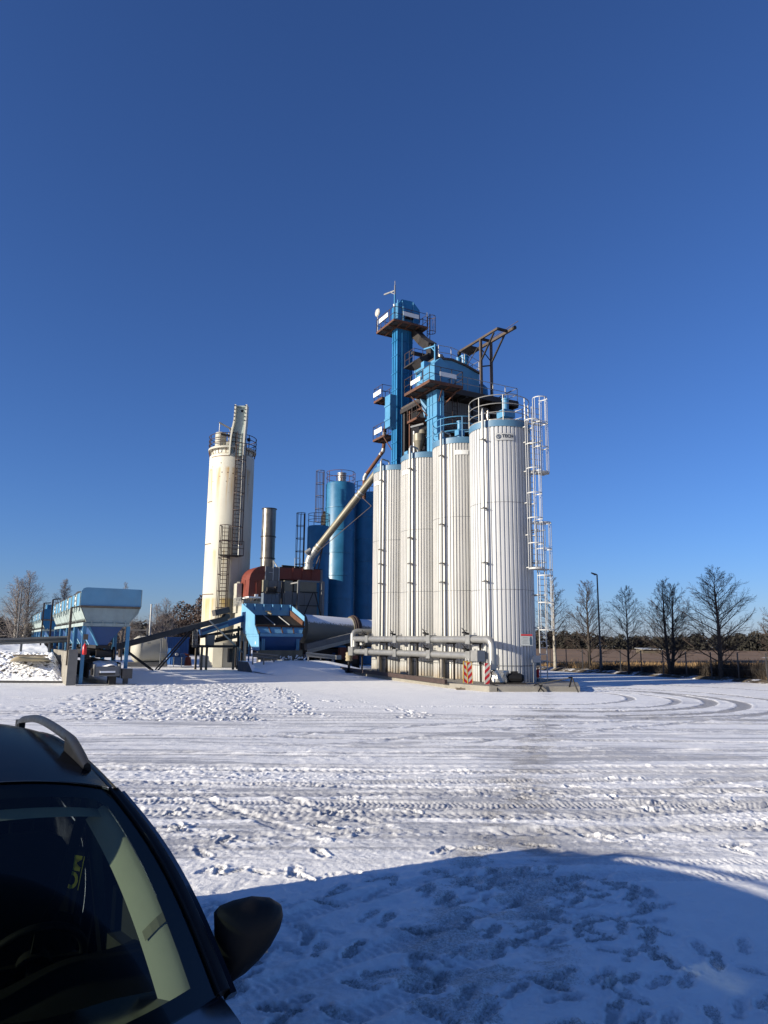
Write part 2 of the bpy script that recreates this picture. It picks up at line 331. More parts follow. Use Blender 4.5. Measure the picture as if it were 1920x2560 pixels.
        if parent: ob.parent=parent; ROOTO[ob.name]=o
        if kind: ob['kind']=kind
        if label: ob['label']=label
        return ob
EACH={'sheet_seam':'sheet_seam','bolts':'bolt','belt_shade_sides':'belt_shade_side','joint_boxes': 'joint_box', 'supports': 'support', 'ladder_brackets': 'ladder_bracket', 'brackets': 'bracket', 'gantry_ties': 'gantry_tie', 'gantry_rails': 'gantry_rail', 'gantry_cross_beams': 'gantry_beam', 'girth_rings': 'girth_ring', 'wall_ribs': 'wall_rib', 'pipe_clamps': 'pipe_clamp', 'bands': 'band', 'stays': 'stay', 'legs': 'leg', 'flanges': 'flange', 'hood_ribs': 'hood_rib', 'duct_frames': 'duct_frame', 'duct_joints': 'duct_joint', 'bracing': 'brace', 'front_ribs': 'front_rib', 'back_ribs': 'back_rib', 'collars': 'collar', 'elbows': 'elbow', 'posts': 'post', 'deck_beams': 'deck_beam', 'edge_beams': 'edge_beam', 'ring_edges': 'ring_edge', 'lagging_bands': 'lagging_band', 'funnel_edges': 'funnel_edge', 'bright_strips': 'bright_strip', 'feet': 'foot', 'hand_loops': 'hand_loop', 'beacon_lamps': 'beacon_lamp', 'house_ribs': 'house_rib', 'head_ribs': 'head_rib', 'text_lines': 'text_line', 'rail_foot': 'rail_foot', 'head_flanges': 'head_flange', 'seam_rust': 'rust_seam', 'support_frame': 'frame_bar'}
ROOTO={}
PA=R(28.3); PO=(6.0,36.33)
def PW(X,Y,z=0): return (PO[0]+X*math.cos(PA)-Y*math.sin(PA),PO[1]+X*math.sin(PA)+Y*math.cos(PA),z)
def thing(name,label,cat,base,group=None,plant=True,rot=None):
    """Empty at the thing's base; parts are given in plant-grid (plant=True) or world coordinates"""
    e=bpy.data.objects.new(name,None); COL.objects.link(e); e.empty_display_size=.3
    b=tuple(base) if len(base)==3 else (base[0],base[1],0)
    if plant: e.location=PW(*b); e.rotation_euler=(0,0,PA)
    else: e.location=b; e.rotation_euler=(0,0,rot or 0)
    ROOTO[e.name]=b if (plant or rot is None) else (0,0,0)
    e['label']=label; e['category']=cat
    if group: e['group']=group
    return e
def struct(o): o['kind']='structure'; return o
def tag(o,label,cat,group=None):
    o['label']=label; o['category']=cat
    if group: o['group']=group
    return o
def text_mesh(body,size,depth=.004):
    cu=bpy.data.curves.new('lettering','FONT'); cu.body=body; cu.size=size; cu.extrude=depth; cu.align_x='CENTER'; cu.align_y='CENTER'; cu.resolution_u=3; cu.offset=size*.035
    ob=bpy.data.objects.new('lettering',cu); COL.objects.link(ob); bpy.context.view_layer.update()
    me=bpy.data.meshes.new_from_object(ob.evaluated_get(bpy.context.evaluated_depsgraph_get()))
    vs=[tuple(v.co) for v in me.vertices]; fs=[tuple(p.vertices) for p in me.polygons]
    bpy.data.objects.remove(ob); bpy.data.curves.remove(cu); bpy.data.meshes.remove(me)
    return vs,fs
# ------------------------------------------------------------------ noise in numpy
def hsh(ix,iy,seed):
    n=(ix.astype(np.int64)*374761393+iy.astype(np.int64)*668265263+seed*974711)&0x7fffffff
    n=((n^(n>>13))*1274126177)&0x7fffffff
    return ((n^(n>>16))&0xffff)/65535.
def vn(x,y,seed):
    ix=np.floor(x); iy=np.floor(y); fx=x-ix; fy=y-iy; fx=fx*fx*(3-2*fx); fy=fy*fy*(3-2*fy)
    a=hsh(ix,iy,seed); b=hsh(ix+1,iy,seed); c=hsh(ix,iy+1,seed); d=hsh(ix+1,iy+1,seed)
    return (a*(1-fx)+b*fx)*(1-fy)+(c*(1-fx)+d*fx)*fy
def fbm(x,y,o,seed,g=.5):
    r=0; a=1; t=0
    for k in range(o): r=r+a*vn(x*2**k+17.3*k,y*2**k-9.1*k,seed+k); t+=a; a*=g
    return r/t
def sst(a,b,x): t=np.clip((x-a)/(b-a),0,1); return t*t*(3-2*t)
def gridmesh(name,mat,X,Y,Z,attrs={},smooth=True):
    ny,nx=X.shape; me=bpy.data.meshes.new(name)
    co=np.stack([X,Y,Z],-1).reshape(-1,3).astype(np.float32)
    i=np.arange(ny*nx).reshape(ny,nx)
    q=np.stack([i[:-1,:-1],i[:-1,1:],i[1:,1:],i[1:,:-1]],-1).reshape(-1,4).astype(np.int32)
    me.vertices.add(len(co)); me.vertices.foreach_set('co',co.ravel())
    me.loops.add(q.size); me.loops.foreach_set('vertex_index',q.ravel())
    me.polygons.add(len(q)); me.polygons.foreach_set('loop_start',np.arange(0,q.size,4,dtype=np.int32))
    me.update(calc_edges=True)
    for k,a in attrs.items():
        at=me.attributes.new(k,'FLOAT','POINT'); at.data.foreach_set('value',a.ravel().astype(np.float32))
    if smooth: me.shade_smooth()
    me.materials.append(MATS[mat]); ob=bpy.data.objects.new(name,me); COL.objects.link(ob); return ob
# ================================================================== SETTING
random.seed(4); RNG=np.random.default_rng(11)
def make_ground(near_patch):
    def axis(segs):
        out=[segs[0][0]]
        for a,b,s0,s1 in segs:
            n=max(2,int(round((b-a)/((s0+s1)/2)))); t=np.linspace(0,1,n+1)[1:]
            out+=list(a+(b-a)*((s0*t+(s1-s0)*t*t/2)/((s0+s1)/2)))
        return np.array(out)
    if near_patch:
        xs=axis([(-5.5,-3.4,.04,.017),(-3.4,4.8,.0145,.0145),(4.8,7.5,.016,.04)]); ys=axis([(3.4,4.2,.04,.016),(4.2,8.,.0155,.0165),(8.,12.6,.017,.028)])
    else:
      xs=axis([(-30,-14,.13,.075),(-14,-5,.075,.036),(-5,6,.034,.034),(6,14,.036,.06),(14,27,.06,.14)])
      ys=axis([(0.5,4,.2,.08),(4,12,.07,.05),(12,22,.035,.075),(22,36,.08,.16),(36,54,.17,.4)])
    X,Y=np.meshgrid(xs,ys); Z=np.zeros_like(X); P=np.zeros_like(X); D=np.zeros_like(X)
    far=sst(8,30,Y)
    Z+=.05*(fbm(X*.25,Y*.25,3,3)-.5)+.018*(fbm(X*1.3,Y*1.6,4,5)-.5)
    # driven zone: from the car to about 25 m, wider on the right
    edge=23.0+.0*X+1.6*(fbm(X*.2,Y*.05,3,21)-.5)+np.where(X>4,(X-4)*.9,0)
    drive=(1-sst(edge-2.,edge+.6,Y))*sst(6.6,8.4,Y+.9*(fbm(X*.5,Y*.5,2,9)-.5))
    near=1-sst(11,17,Y)
    st=fbm(X*.22,Y*2.4-X*.10,5,31); st2=fbm(X*.45+3,Y*7.5-X*.35,4,37); st3=fbm(X*1.1,Y*19-X*.9,3,39)
    P+=drive*(sst(.45,.60,st)*.58+sst(.50,.62,st2)*.38+sst(.53,.66,st3)*.2)*(1-.35*sst(15,22,Y))
    lum=fbm(X*4.2,Y*8.,5,41,.62); lum2=fbm(X*9.,Y*15-X*1.4,4,47,.62)
    soft=1-np.clip(P,0,1)
    Z+=drive*(.030*np.maximum(0,lum-.5)+.030*np.maximum(0,lum2-.48))*(.3+.7*near)*(.25+.75*soft)
    cm=sst(.50,.66,fbm(X*.7,Y*2.2-X*.2,3,53)); cr=sst(.55,.66,fbm(X*13,Y*15,3,55,.6)); cb=sst(.56,.70,fbm(X*5.5,Y*8,3,57))
    Z+=drive*cm*(.008*cr+.015*cb*near*(.5+.5*cr))
    P-=drive*cm*np.maximum(cr,cb)*.5
    fine=fbm(X*9,Y*9,3,61); ff=fbm(X*24,Y*24,2,63); Z+=(.012*(fine-.5)+.007*(ff-.5))*(1-far)
    if near_patch: Z+=.0055*(fbm(X*44,Y*44,2,65)-.5)
    # tyre tracks running across the yard
    def stamp(d,s,w,dep,strength,berm,mask,seed,tread=.09,bmod=3.):
        ins=1-sst(w/2-.03,w/2+.015,np.abs(d))
        ins=ins*mask
        tr=.5+.5*np.sign(np.sin(2*PI*(s/tread+np.abs(d)*4)))
        n=fbm(s*bmod,d*6+seed,3,seed)
        return ins,-dep*ins*(.55+.45*tr)+berm*mask*np.exp(-((np.abs(d)-w/2-.05)/.055)**2)*np.maximum(0,n-.32)*2.4
    rnd=random.Random(8)
    tr=[]
    y=8.6
    while y<24.:
        tr.append((y+rnd.uniform(-.25,.25),rnd.uniform(-.055,.10),rnd.uniform(-.003,.005),rnd.choice([.18,.22,.26,.32]),rnd.uniform(.012,.03)))
        y+=rnd.uniform(.38,.85)*(1 if y<14 else 1.25)
    for k,(y0,a,b,w,dep) in enumerate(tr):
        yc=y0+a*X+b*X*X; d=(Y-yc)/np.sqrt(1+(a+2*b*X)**2)
        m=(np.abs(d)<w+.3)
        rk=random.Random(900+k)
        if not m.any(): continue
        ms=sst(.22,.42,fbm(X[m]*.16,np.full(m.sum(),k*3.7),2,71+k))*drive[m]
        i,z=stamp(d[m],X[m],w,dep*.8,1,.021 if y0<15 else .017,ms,100+k,rk.choice([.07,.10,.14]))
        Z[m]+=z; P[m]=np.maximum(P[m]*(1-.3*i),i*rk.uniform(.55,.95))
    # U-turn tracks on the right
    for k,(cx,cy,r,yl,w,st_) in enumerate([(5.2,30.0,4.6,25.4,.34,.75),(6.0,29.2,5.2,24.2,.34,.8),(6.3,29.3,6.1,23.2,.5,.95),(6.6,28.6,6.6,22.0,.5,.95),(7.3,29.0,7.5,21.5,.42,.9),(9.5,30.2,9.3,20.9,.42,.85),(12.4,31.2,10.6,20.6,.3,.5)]):
        r_=np.hypot(X-cx,Y-cy); arc=(X>cx); d=np.where(arc,r_-r,(cy-r+ (X-cx)*(-.012*k+.0) )-Y)
        th=np.arctan2(Y-cy,X-cx); s=np.where(arc,(th+PI/2)*r,X-cx)
        m=(np.abs(d)<w+.3)&((~arc)|(th<1.25))&(X>cx-22)
        ms=np.where(s[m]<0,np.clip(1+s[m]/20,0,1)*.8*sst(.3,.5,fbm(s[m]*.2,np.full(m.sum(),k*5.1),2,171+k)),1.)
        i,z=stamp(d[m],s[m],w,.02,1,.02,ms,300+k,.12)
        Z[m]+=z; P[m]=np.maximum(P[m],i*1.25*st_); D[m]=np.maximum(D[m],i*.5*st_)
    # oblique tracks in the middle distance
    for k,(x0,y0,x1,y1,w) in enumerate([(-3,16.2,6.5,22.5,.22),(-1.2,15.4,9,22.2,.22),(1.5,15.6,12,22.8,.26),(4,11.2,12,14.3,.3),(3.2,9.7,12,12.4,.3),(-14,27.,-3,22.3,.25),(.6,8.45,8.5,9.35,.34),(1.6,9.3,9,10.5,.34),(-3.5,9.3,.8,9.0,.3),(-2.8,10.6,-.6,8.1,.22),(-1.9,10.9,.4,8.3,.22)]):
        L=math.hypot(x1-x0,y1-y0); ux,uy=(x1-x0)/L,(y1-y0)/L
        s=(X-x0)*ux+(Y-y0)*uy; d=-(X-x0)*uy+(Y-y0)*ux; m=(np.abs(d)<w+.3)&(s>0)&(s<L)
        ms=sst(0,1,s[m])*sst(0,1,L-s[m])
        i,z=stamp(d[m],s[m],w,.022 if k<6 else .02,1,.03 if k<6 else .02,ms,400+k,.09 if k<6 else .17); Z[m]+=z; P[m]=np.maximum(P[m],i*.8)
    # footprints
    def foot(fx,fy,ang,sc=1.,dep=.03,pk=.5,dirt=0.):
        i0,i1=np.searchsorted(xs,[fx-.34*sc,fx+.34*sc]); j0,j1=np.searchsorted(ys,[fy-.34*sc,fy+.34*sc])
        if i1-i0<2 or j1-j0<1: return
        x=X[j0:j1,i0:i1]-fx; y=Y[j0:j1,i0:i1]-fy; u=(x*math.cos(ang)+y*math.sin(ang))/sc; v=(-x*math.sin(ang)+y*math.cos(ang))/sc
        e1=np.hypot((u-.06)/.12,v/.06); e2=np.hypot((u+.10)/.065,v/.05); e=np.minimum(e1,e2)+.45*(fbm(x*24+fx*9,y*24+fy*9,3,77)-.5)
        ins=1-sst(.86,1.0,e)
        Z[j0:j1,i0:i1]+=-dep*ins*(.6+.4*np.sign(np.sin(u*150+40*v*v*100)))+.45*dep*np.exp(-((e-1.34)/.18)**2)
        P[j0:j1,i0:i1]=np.maximum(P[j0:j1,i0:i1],ins*pk); D[j0:j1,i0:i1]=np.maximum(D[j0:j1,i0:i1],ins*dirt)
    for k in range(190):     # in the car's shadow
        fy=rnd.uniform(4.3,7.2); fx=rnd.uniform(-1.6,2.1) if k%5 else rnd.uniform(1.5,2.6)
        foot(fx,fy,rnd.choice([.6,.9,1.4,2.6,-2.3])+rnd.uniform(-.4,.4),rnd.uniform(.78,.95),rnd.uniform(.012,.024),rnd.uniform(.08,.28),rnd.choice([.15,.25,.33,.40]))
    for k in range(40):
        foot(rnd.uniform(-3,6),rnd.uniform(7.6,11.5),rnd.uniform(0,6.3),1.0,rnd.uniform(.02,.04),.3)
    n=0
    while n<1500:            # trampled patch by the feed bins
        fy=rnd.uniform(19.5,36); t=(fy-19.5)/16.5
        lo=-9.2-2.6*t; hi=-3.2-3.2*t
        fx=rnd.uniform(lo-1.2,hi+1.0)
        if (fx<lo or fx>hi) and rnd.random()<.75: continue
        foot(fx,fy,rnd.uniform(0,6.3),rnd.uniform(1.,1.35),rnd.uniform(.03,.055),.25); n+=1
    for k in range(60):      # walkers' trails
        t=k/60; foot(-4.6+2.6*t+rnd.gauss(0,.18),33-12.*t,-1.3+rnd.uniform(-.4,.4),1.3,.05,.2)
    for k in range(14): foot(.6+.25*rnd.gauss(0,1)+.03*k,23.4-.2*k,-1.3,1.3,.05,.2)
    for k in range(26): foot(-1.9+.38*k,23.6+.9*math.sin(k*.13)+rnd.gauss(0,.06),.1,1.2,.035,.15)
    for k in range(40): foot(-14+.35*k+rnd.gauss(0,.2),22.6+rnd.gauss(0,.4)+.1*k,2.4,1.2,.04,.2)
    # packed trail edges and dirt swept out of the yard towards the camera
    cl=.45+(Y-4.4)*.245
    wd=.55+.35*fbm(Y*.7,Y*0+2,2,81); dd=(X-cl)/wd
    D+=np.exp(-dd*dd)*np.clip(sst(.36,.60,fbm(X*2.4,Y*4.6,5,83,.6)),0,1)*(.60-.18*sst(10,26,Y))
    P+=np.exp(-dd*dd*.7)*.32*sst(.35,.6,fbm(X*1.5,Y*3,3,85))
    shade=1-sst(6.4,7.8,Y)
    tracks=sst(.47,.66,fbm(X*1.4+Y*1.0,Y*1.0-X*2.2,6,91,.68))
    P+=shade*tracks*.26*(1-sst(2.0,2.7,X)); Z-=shade*tracks*.010*(1-sst(2.,2.7,X)); Z+=shade*.02*(fbm(X*3+Y*1.5,Y*3-X*2,4,95)-.5)*(1-.6*sst(2.,2.7,X))
    D+=shade*sst(.50,.72,fbm(X*2.2+Y*.8,Y*2.2-X*1.2,5,93))*.22*(1-sst(1.8,2.5,X))
    for k,(x0,y0,x1,y1,w) in enumerate([(-1.6,5.2,1.2,7.6,.2),(-1.0,4.6,2.4,7.5,.2),(-.5,4.2,1.0,5.6,.2),(0.6,6.95,8,7.5,.3),(0.2,7.3,9,8.0,.2)]):
        L=math.hypot(x1-x0,y1-y0); ux,uy=(x1-x0)/L,(y1-y0)/L
        s=(X-x0)*ux+(Y-y0)*uy; d=-(X-x0)*uy+(Y-y0)*ux; m=(np.abs(d)<w+.3)&(s>0)&(s<L)
        ms=sst(0,.5,s[m])*sst(0,.5,L-s[m]); i,z=stamp(d[m],s[m],w,.014,1,.02,ms,500+k,.07); Z[m]+=z; P[m]=np.maximum(P[m],i*.35)
    if near_patch:
        ob=gridmesh('snow_ground','snow',X,Y,Z+.003,{'pack':np.clip(P,0,1.15),'dirt':np.clip(D,0,.46)}); struct(ob); return
    bd=np.minimum(np.minimum(X-xs[0],xs[-1]-X)/1.5,np.minimum(Y-ys[0],ys[-1]-Y)/1.5)
    e=sst(0,1,bd); Z=Z*e-.08*(1-e)
    hole=(X>-5.4)&(X<7.4)&(Y>3.5)&(Y<12.5)          # the finer patch lies here
    Z=np.where(hole,Z-.06,Z)
    ob=gridmesh('snow_ground','snow',X,Y,Z,{'pack':np.clip(P,0,1.15),'dirt':np.clip(D,0,.46)}); struct(ob)
make_ground(False); make_ground(True)
# wide sheet underneath, out to the horizon
b=MB(); b.add([(-2500,-400,-.07),(2500,-400,-.07),(2500,3500,-.07),(-2500,3500,-.07)],[(0,1,2,3)])
struct(b.build('ground','snow_plain'))
# dry field behind the fence
def make_field():
    n=70; us=np.linspace(0,1,n); vs=np.linspace(0,1,90)**2.2
    U,V=np.meshgrid(us,vs)
    x0=12.0+U*13; y0=64.0-U*30                       # edge that runs along the fence
    X=x0+V*(-90+U*760)+V*70; Y=y0+V*(420-U*250)
    Z=.0+.35*(fbm(X*.08,Y*.08,4,7)-.5)*sst(0,.08,V)+.02+.9*V*0
    struct(gridmesh('field','field',X,Y,Z))
    b=MB(); rnd=random.Random(5)
    for k in range(26000):                           # dry stalks
        t=rnd.random(); v=rnd.random()**2.0
        x=13.2+8.6*t+v*40*(rnd.random()*.9+.15); y=61.5-20.5*t+v*26*(rnd.random()*.9+.1)
        h=rnd.uniform(.12,.5); w=rnd.uniform(.02,.05); a=rnd.uniform(0,PI); dx,dy=w*math.cos(a),w*math.sin(a); lx,ly=rnd.gauss(0,.12),rnd.gauss(0,.12)
        z=.0
        b.add([(x-dx,y-dy,z),(x+dx,y+dy,z),(x+lx,y+ly,z+h)],[(0,1,2)])
    o=b.build('dry_grass','dry_grass'); o['kind']='stuff'; o['label']='tall dry brown grass in the field beyond the fence'; o['category']='grass'
make_field()
def make_verge():
    n=160; m=24
    U,V=np.meshgrid(np.linspace(0,1,n),np.linspace(0,1,m))
    X=12.4+U*11.4+V*2.4-1.0; Y=62.4-U*26.5+V*1.3-.8
    Z=.02+.16*sst(0,.35,V)*(1-.3*sst(.7,1,V))+.12*(fbm(X*1.3,Y*1.3,4,15)-.5)*sst(0,.2,V)-.07*(1-sst(0,.15,V))
    struct(gridmesh('verge_ground','verge',X,Y,Z))
make_verge()
def make_brush():
    b=MB(); rnd=random.Random(9)
    for k in range(900):                             # low dark brush along the fence, denser on the right
        t=rnd.random()**.6; x=13.4+8.6*t+rnd.uniform(-.3,1.6); y=60.6-20.8*t+rnd.uniform(-.2,1.2)
        H=rnd.uniform(.25,.6)*(1+.9*(t>.72))
        for j in range(6):
            a=rnd.uniform(0,2*PI); l=rnd.uniform(.2,.7); p=Vector((x,y,.05)); q=p+Vector((math.cos(a)*l*.6,math.sin(a)*l*.6,H*rnd.uniform(.6,1.1)))
            b.cyl(p,q,.012,.004,3,False)
            for i in range(2): b.cyl(p.lerp(q,.5),q+Vector((rnd.gauss(0,.2),rnd.gauss(0,.2),rnd.uniform(0,.15))),.007,.003,3,False)
    o=b.build('undergrowth','dead_brush'); o['kind']='stuff'; o['label']='low dark leafless brush along the foot of the fence'; o['category']='brush'
make_brush()
def forest(name,mat,label,pts,rnd,leaf=.9,per=130,lowest=.1):
    """far wood that reads as one mass: every tree a trunk and a cloud of small leaf faces"""
    b=MB()
    for x,y,h,w in pts:
        b.cyl((x,y,-.1),(x,y,h*.8),w*.05,w*.02,4,False)
        for k in range(per):
            t=rnd.random()**.8; z=h*(lowest+(1-lowest)*t); r=w*.5*(1.05-t)**.55*(.3+.7*math.sqrt(rnd.random())); a=rnd.uniform(0,2*PI)
            c=Vector((x+r*math.cos(a),y+r*math.sin(a),z)); s=leaf*rnd.uniform(.5,1.2)
            e1=Vector((rnd.gauss(0,1),rnd.gauss(0,1),rnd.gauss(0,.6))).normalized()*s*.5; e2=Vector((rnd.gauss(0,.6),rnd.gauss(0,.6),rnd.gauss(0,1))).normalized()*s*.5
            b.add([c-e1,c+e2,c+e1],[(0,1,2)])
    o=b.build(name,mat); o['kind']='stuff'; o['label']=label; o['category']='forest'; return o
rnd=random.Random(21)
pts=[]
for k in range(520):
    t=rnd.random(); x=8+t*260+rnd.gauss(0,4); y=268-t*70+rnd.uniform(0,30); pts.append((x,y,rnd.uniform(4.2,6.2)+1.2*math.sin(x*.05),rnd.uniform(5.,8.)))
forest('forest','forest_dark','far dark pine forest along the horizon behind the brown field',pts,rnd,1.5,80,.02)
pts=[]
for k in range(110):
    x=-40+rnd.uniform(0,26); y=98+rnd.uniform(0,18); h=3.0+6.0*float(sst(-33,-19,np.array(x+3)))+rnd.uniform(-.6,.6); pts.append((x,y,h,rnd.uniform(3.4,5.2)))
forest('forest','forest_brown','reddish brown pine wood rising behind the cream silo',pts,rnd,.42,300,.15)
pts=[(-62+rnd.uniform(0,36),92+rnd.uniform(0,22),rnd.uniform(3.6,5.2),rnd.uniform(3.5,5.)) for k in range(70)]
forest('forest','forest_dark','dark thicket behind the far row of feed bins',pts,rnd,.8,160)
# concrete plinth under the tank row
b=MB(); pl=[(3.0,33.9),(4.6,31.85),(8.6,32.2),(9.4,35.6),(8.9,38.6),(3.4,50.2),(-2.6,48.9)]
b.slab([(x,y,-.05) for x,y in pl],(0,0,.28))
o=struct(b.build('concrete_slab','concrete'))
b=MB()
for (x0,y0,x1,y1,z) in ((2.9,33.75,-2.75,48.7,.30),):
    b.bar((x0,y0,z),(x1,y1,z),.14,.2)
tag(b.build('steel_channel','rail_dark'),'long dark steel channel lying along the plinth edge below the pipes','beam')
# snow ramp in front of the recycling hopper
def make_ramp():
    U,V=np.meshgrid(np.linspace(0,1,110),np.linspace(0,1,80))
    xl=-7.1+U*9.0; yl=11.0+V*9.2
    top=.70+.06*(fbm(xl*.8,yl*.8,3,4)-.5)
    z=top*sst(0,.85,V)*(1-sst(.62,1.0,U))*(sst(-.02,.03,U)*.35+.65*sst(-.05,.22,U))+.05*(fbm(xl*1.4,yl*1.4,4,14)-.5)*sst(0,.2,V)
    z-=.10*(1-sst(0,.1,V))+.10*sst(.9,1.,U)+.02
    ca,sa=math.cos(PA),math.sin(PA)
    struct(gridmesh('ramp_ground','snow_plain',PO[0]+xl*ca-yl*sa,PO[1]+xl*sa+yl*ca,z))
make_ramp()
b=MB()
b.slab([(-7.15,17.2,-.05),(-7.15,20.6,-.05),(-7.15,20.6,.66),(-7.15,18.3,.66)],(.35,0,0))
o=b.build('ramp_wall','dark_concrete'); o.rotation_euler=(0,0,PA); o.location=(PO[0],PO[1],0); tag(o,'dark concrete side wall of the snowy ramp below the hopper','wall')
# embankment with snowy rubble on the left
def make_embankment():
    xs=np.linspace(-30,-14.75,330); vs=np.linspace(0,1,150)
    X,V=np.meshgrid(xs,vs)
    yf=35.15+.02*(X+18); 
    # profile: steep rubble face, then snow-covered top that rises slowly
    prof_y=np.where(V<.5,V/.5*1.35,1.35+(V-.5)/.5*16)
    prof_z=np.where(V<.5,1.34*(V/.5)**.9,1.34+.55*sst(.5,1,V))
    drop=sst(-14.75,-15.9,X)*1.0
    drop=np.clip((-14.75-X)/1.0,0,1)
    Y=yf+prof_y
    # behind the wall the bank follows the plant grid, i.e. it leans left with depth
    X2=X-.539*prof_y*np.clip((X+30)/15.25,0,1)
    face=(V<.47)
    cell=fbm(X*7.5,Y*7.5+V*26,3,3,.6); cell2=fbm(X*15,Y*12+V*52,2,8)
    rub=np.where(V<.5,1,np.clip(1-(V-.5)/.03,0,1))*sst(0,.12,V)
    Z=prof_z*drop*(.92+.16*fbm(X*.5,Y*.3,3,6))+rub*(.15*(cell-.5)+.08*(cell2-.5))+np.where(V>.5,.06*(fbm(X*.9,Y*.9,4,12)-.5),0)
    Y=Y-rub*(.18*(fbm(X*5.5+7,Y*5.5+V*20,3,13,.6)-.5))
    Z=np.maximum(Z,-.05)
    struct(gridmesh('rubble_hill','rubble',X2,Y,Z,smooth=False))
    b=MB(); b.bar((-30,34.95,.05),(-14.6,35.05,.05),.14,.12); struct(b.build('kerb','asphaltdark'))
make_embankment()
# ================================================================== PLANT
def railing(name,mat,parent,path,h=1.0,rails=(.52,1.0),r=.022,step=1.0,closed=False,toe=0.,posts=True):
    b=MB(); P=[Vector(p) for p in path]
    for z in rails:
        b.tube([p+Vector((0,0,z)) for p in P],r,5,closed)
    segs=list(zip(P,P[1:]+[P[0]])) if closed else list(zip(P,P[1:]))
    if posts:
        acc=0; b.cyl(P[0],P[0]+Vector((0,0,h)),r*1.15,None,5)
        for p,q in segs:
            L=(q-p).length; n=max(1,round(L/step))
            if L<step*.55:
                acc+=L
                if acc>=step*.9: acc=0; b.cyl(q,q+Vector((0,0,h)),r*1.15,None,5)
                continue
            for k in range(1,n+1):
                c=p.lerp(q,k/n); b.cyl(c,c+Vector((0,0,h)),r*1.15,None,5)
    if toe>0:
        for p,q in segs: b.bar(p+Vector((0,0,toe/2)),q+Vector((0,0,toe/2)),.012,toe)
    return b.build(name,mat,parent,40)
def circ(cx,cy,z,Rr,n=28,a0=0,a1=2*PI,end=False):
    m=n+1 if end else n
    return [(cx+Rr*math.cos(a0+(a1-a0)*i/n),cy+Rr*math.sin(a0+(a1-a0)*i/n),z) for i in range(m)]
def ladder(name,mat,parent,c,z0,z1,ang,w=.42,r=.022,pitch=.3):
    """c: centre of the rung line, ang: direction the climber looks"""
    b=MB(); tx,ty=-math.sin(ang)*w/2,math.cos(ang)*w/2
    for s in (-1,1): b.bar((c[0]+s*tx,c[1]+s*ty,z0),(c[0]+s*tx,c[1]+s*ty,z1),r*2,r*1.6)
    z=z0+.15
    while z<z1-.05: b.cyl((c[0]-tx,c[1]-ty,z),(c[0]+tx,c[1]+ty,z),r*.8,None,5,False); z+=pitch
    return b.build(name,mat,parent,40)
def cage(name,mat,parent,c,z0,z1,ang,rad=.38,r=.016,hoops=1.25,bars=7,floor=False):
    b=MB(); dx,dy=math.cos(ang),math.sin(ang); cc=(c[0]-dx*rad*.8,c[1]-dy*rad*.8)
    a0=ang+PI-R(150); a1=ang+PI+R(150); n=max(1,round((z1-z0)/hoops))
    for k in range(n+1):
        z=z0+(z1-z0)*k/n; pts=circ(cc[0],cc[1],z,rad,18,a0,a1,True)
        for p,q in zip(pts,pts[1:]): b.bar(p,q,.012,.05)
    for k in range(bars):
        t=a0+(a1-a0)*(k+.5)/bars; x,y=cc[0]+rad*math.cos(t),cc[1]+rad*math.sin(t); b.cyl((x,y,z0),(x,y,z1),r,None,5)
    if floor: b.lathe([(0.01,z0),(rad,z0),(rad,z0+.06),(0.01,z0+.06)],cc[0],cc[1],20)
    return b.build(name,mat,parent,40)
# ---- four tanks with trapezoid-profiled cladding
def tank_shell(cy,z0,z1,pitch,seed):
    b=MB(); n=int(2*PI*1.55/pitch); vs=[]; rnd=random.Random(seed)
    prof=((.00,1.505),(.26,1.505),(.36,1.56),(.90,1.56))
    ring=[]
    for i in range(n):
        for f,rr in prof: t=2*PI*(i+f)/n; ring.append((rr*math.cos(t),cy+rr*math.sin(t)))
    zs=[z0,z0+(z1-z0)*.33,z0+(z1-z0)*.335,z0+(z1-z0)*.66,z0+(z1-z0)*.665,z1]; k=len(ring)
    for z in zs: vs+=[(x,y,z) for x,y in ring]
    fs=[]
    for j in range(len(zs)-1):
        for i in range(k): fs.append((j*k+i,j*k+(i+1)%k,(j+1)*k+(i+1)%k,(j+1)*k+i))
    b.add(vs,fs); return b
TK=[(0,'nearest grey corrugated bitumen tank, with the caged ladder and lettered plate'),
    (3.61,'corrugated tank with blue railing on its roof, second nearest of the row'),
    (7.22,'corrugated tank without roof railing, third nearest of the row'),
    (10.83,'farthest corrugated tank of the row, beside the dark blue silos')]
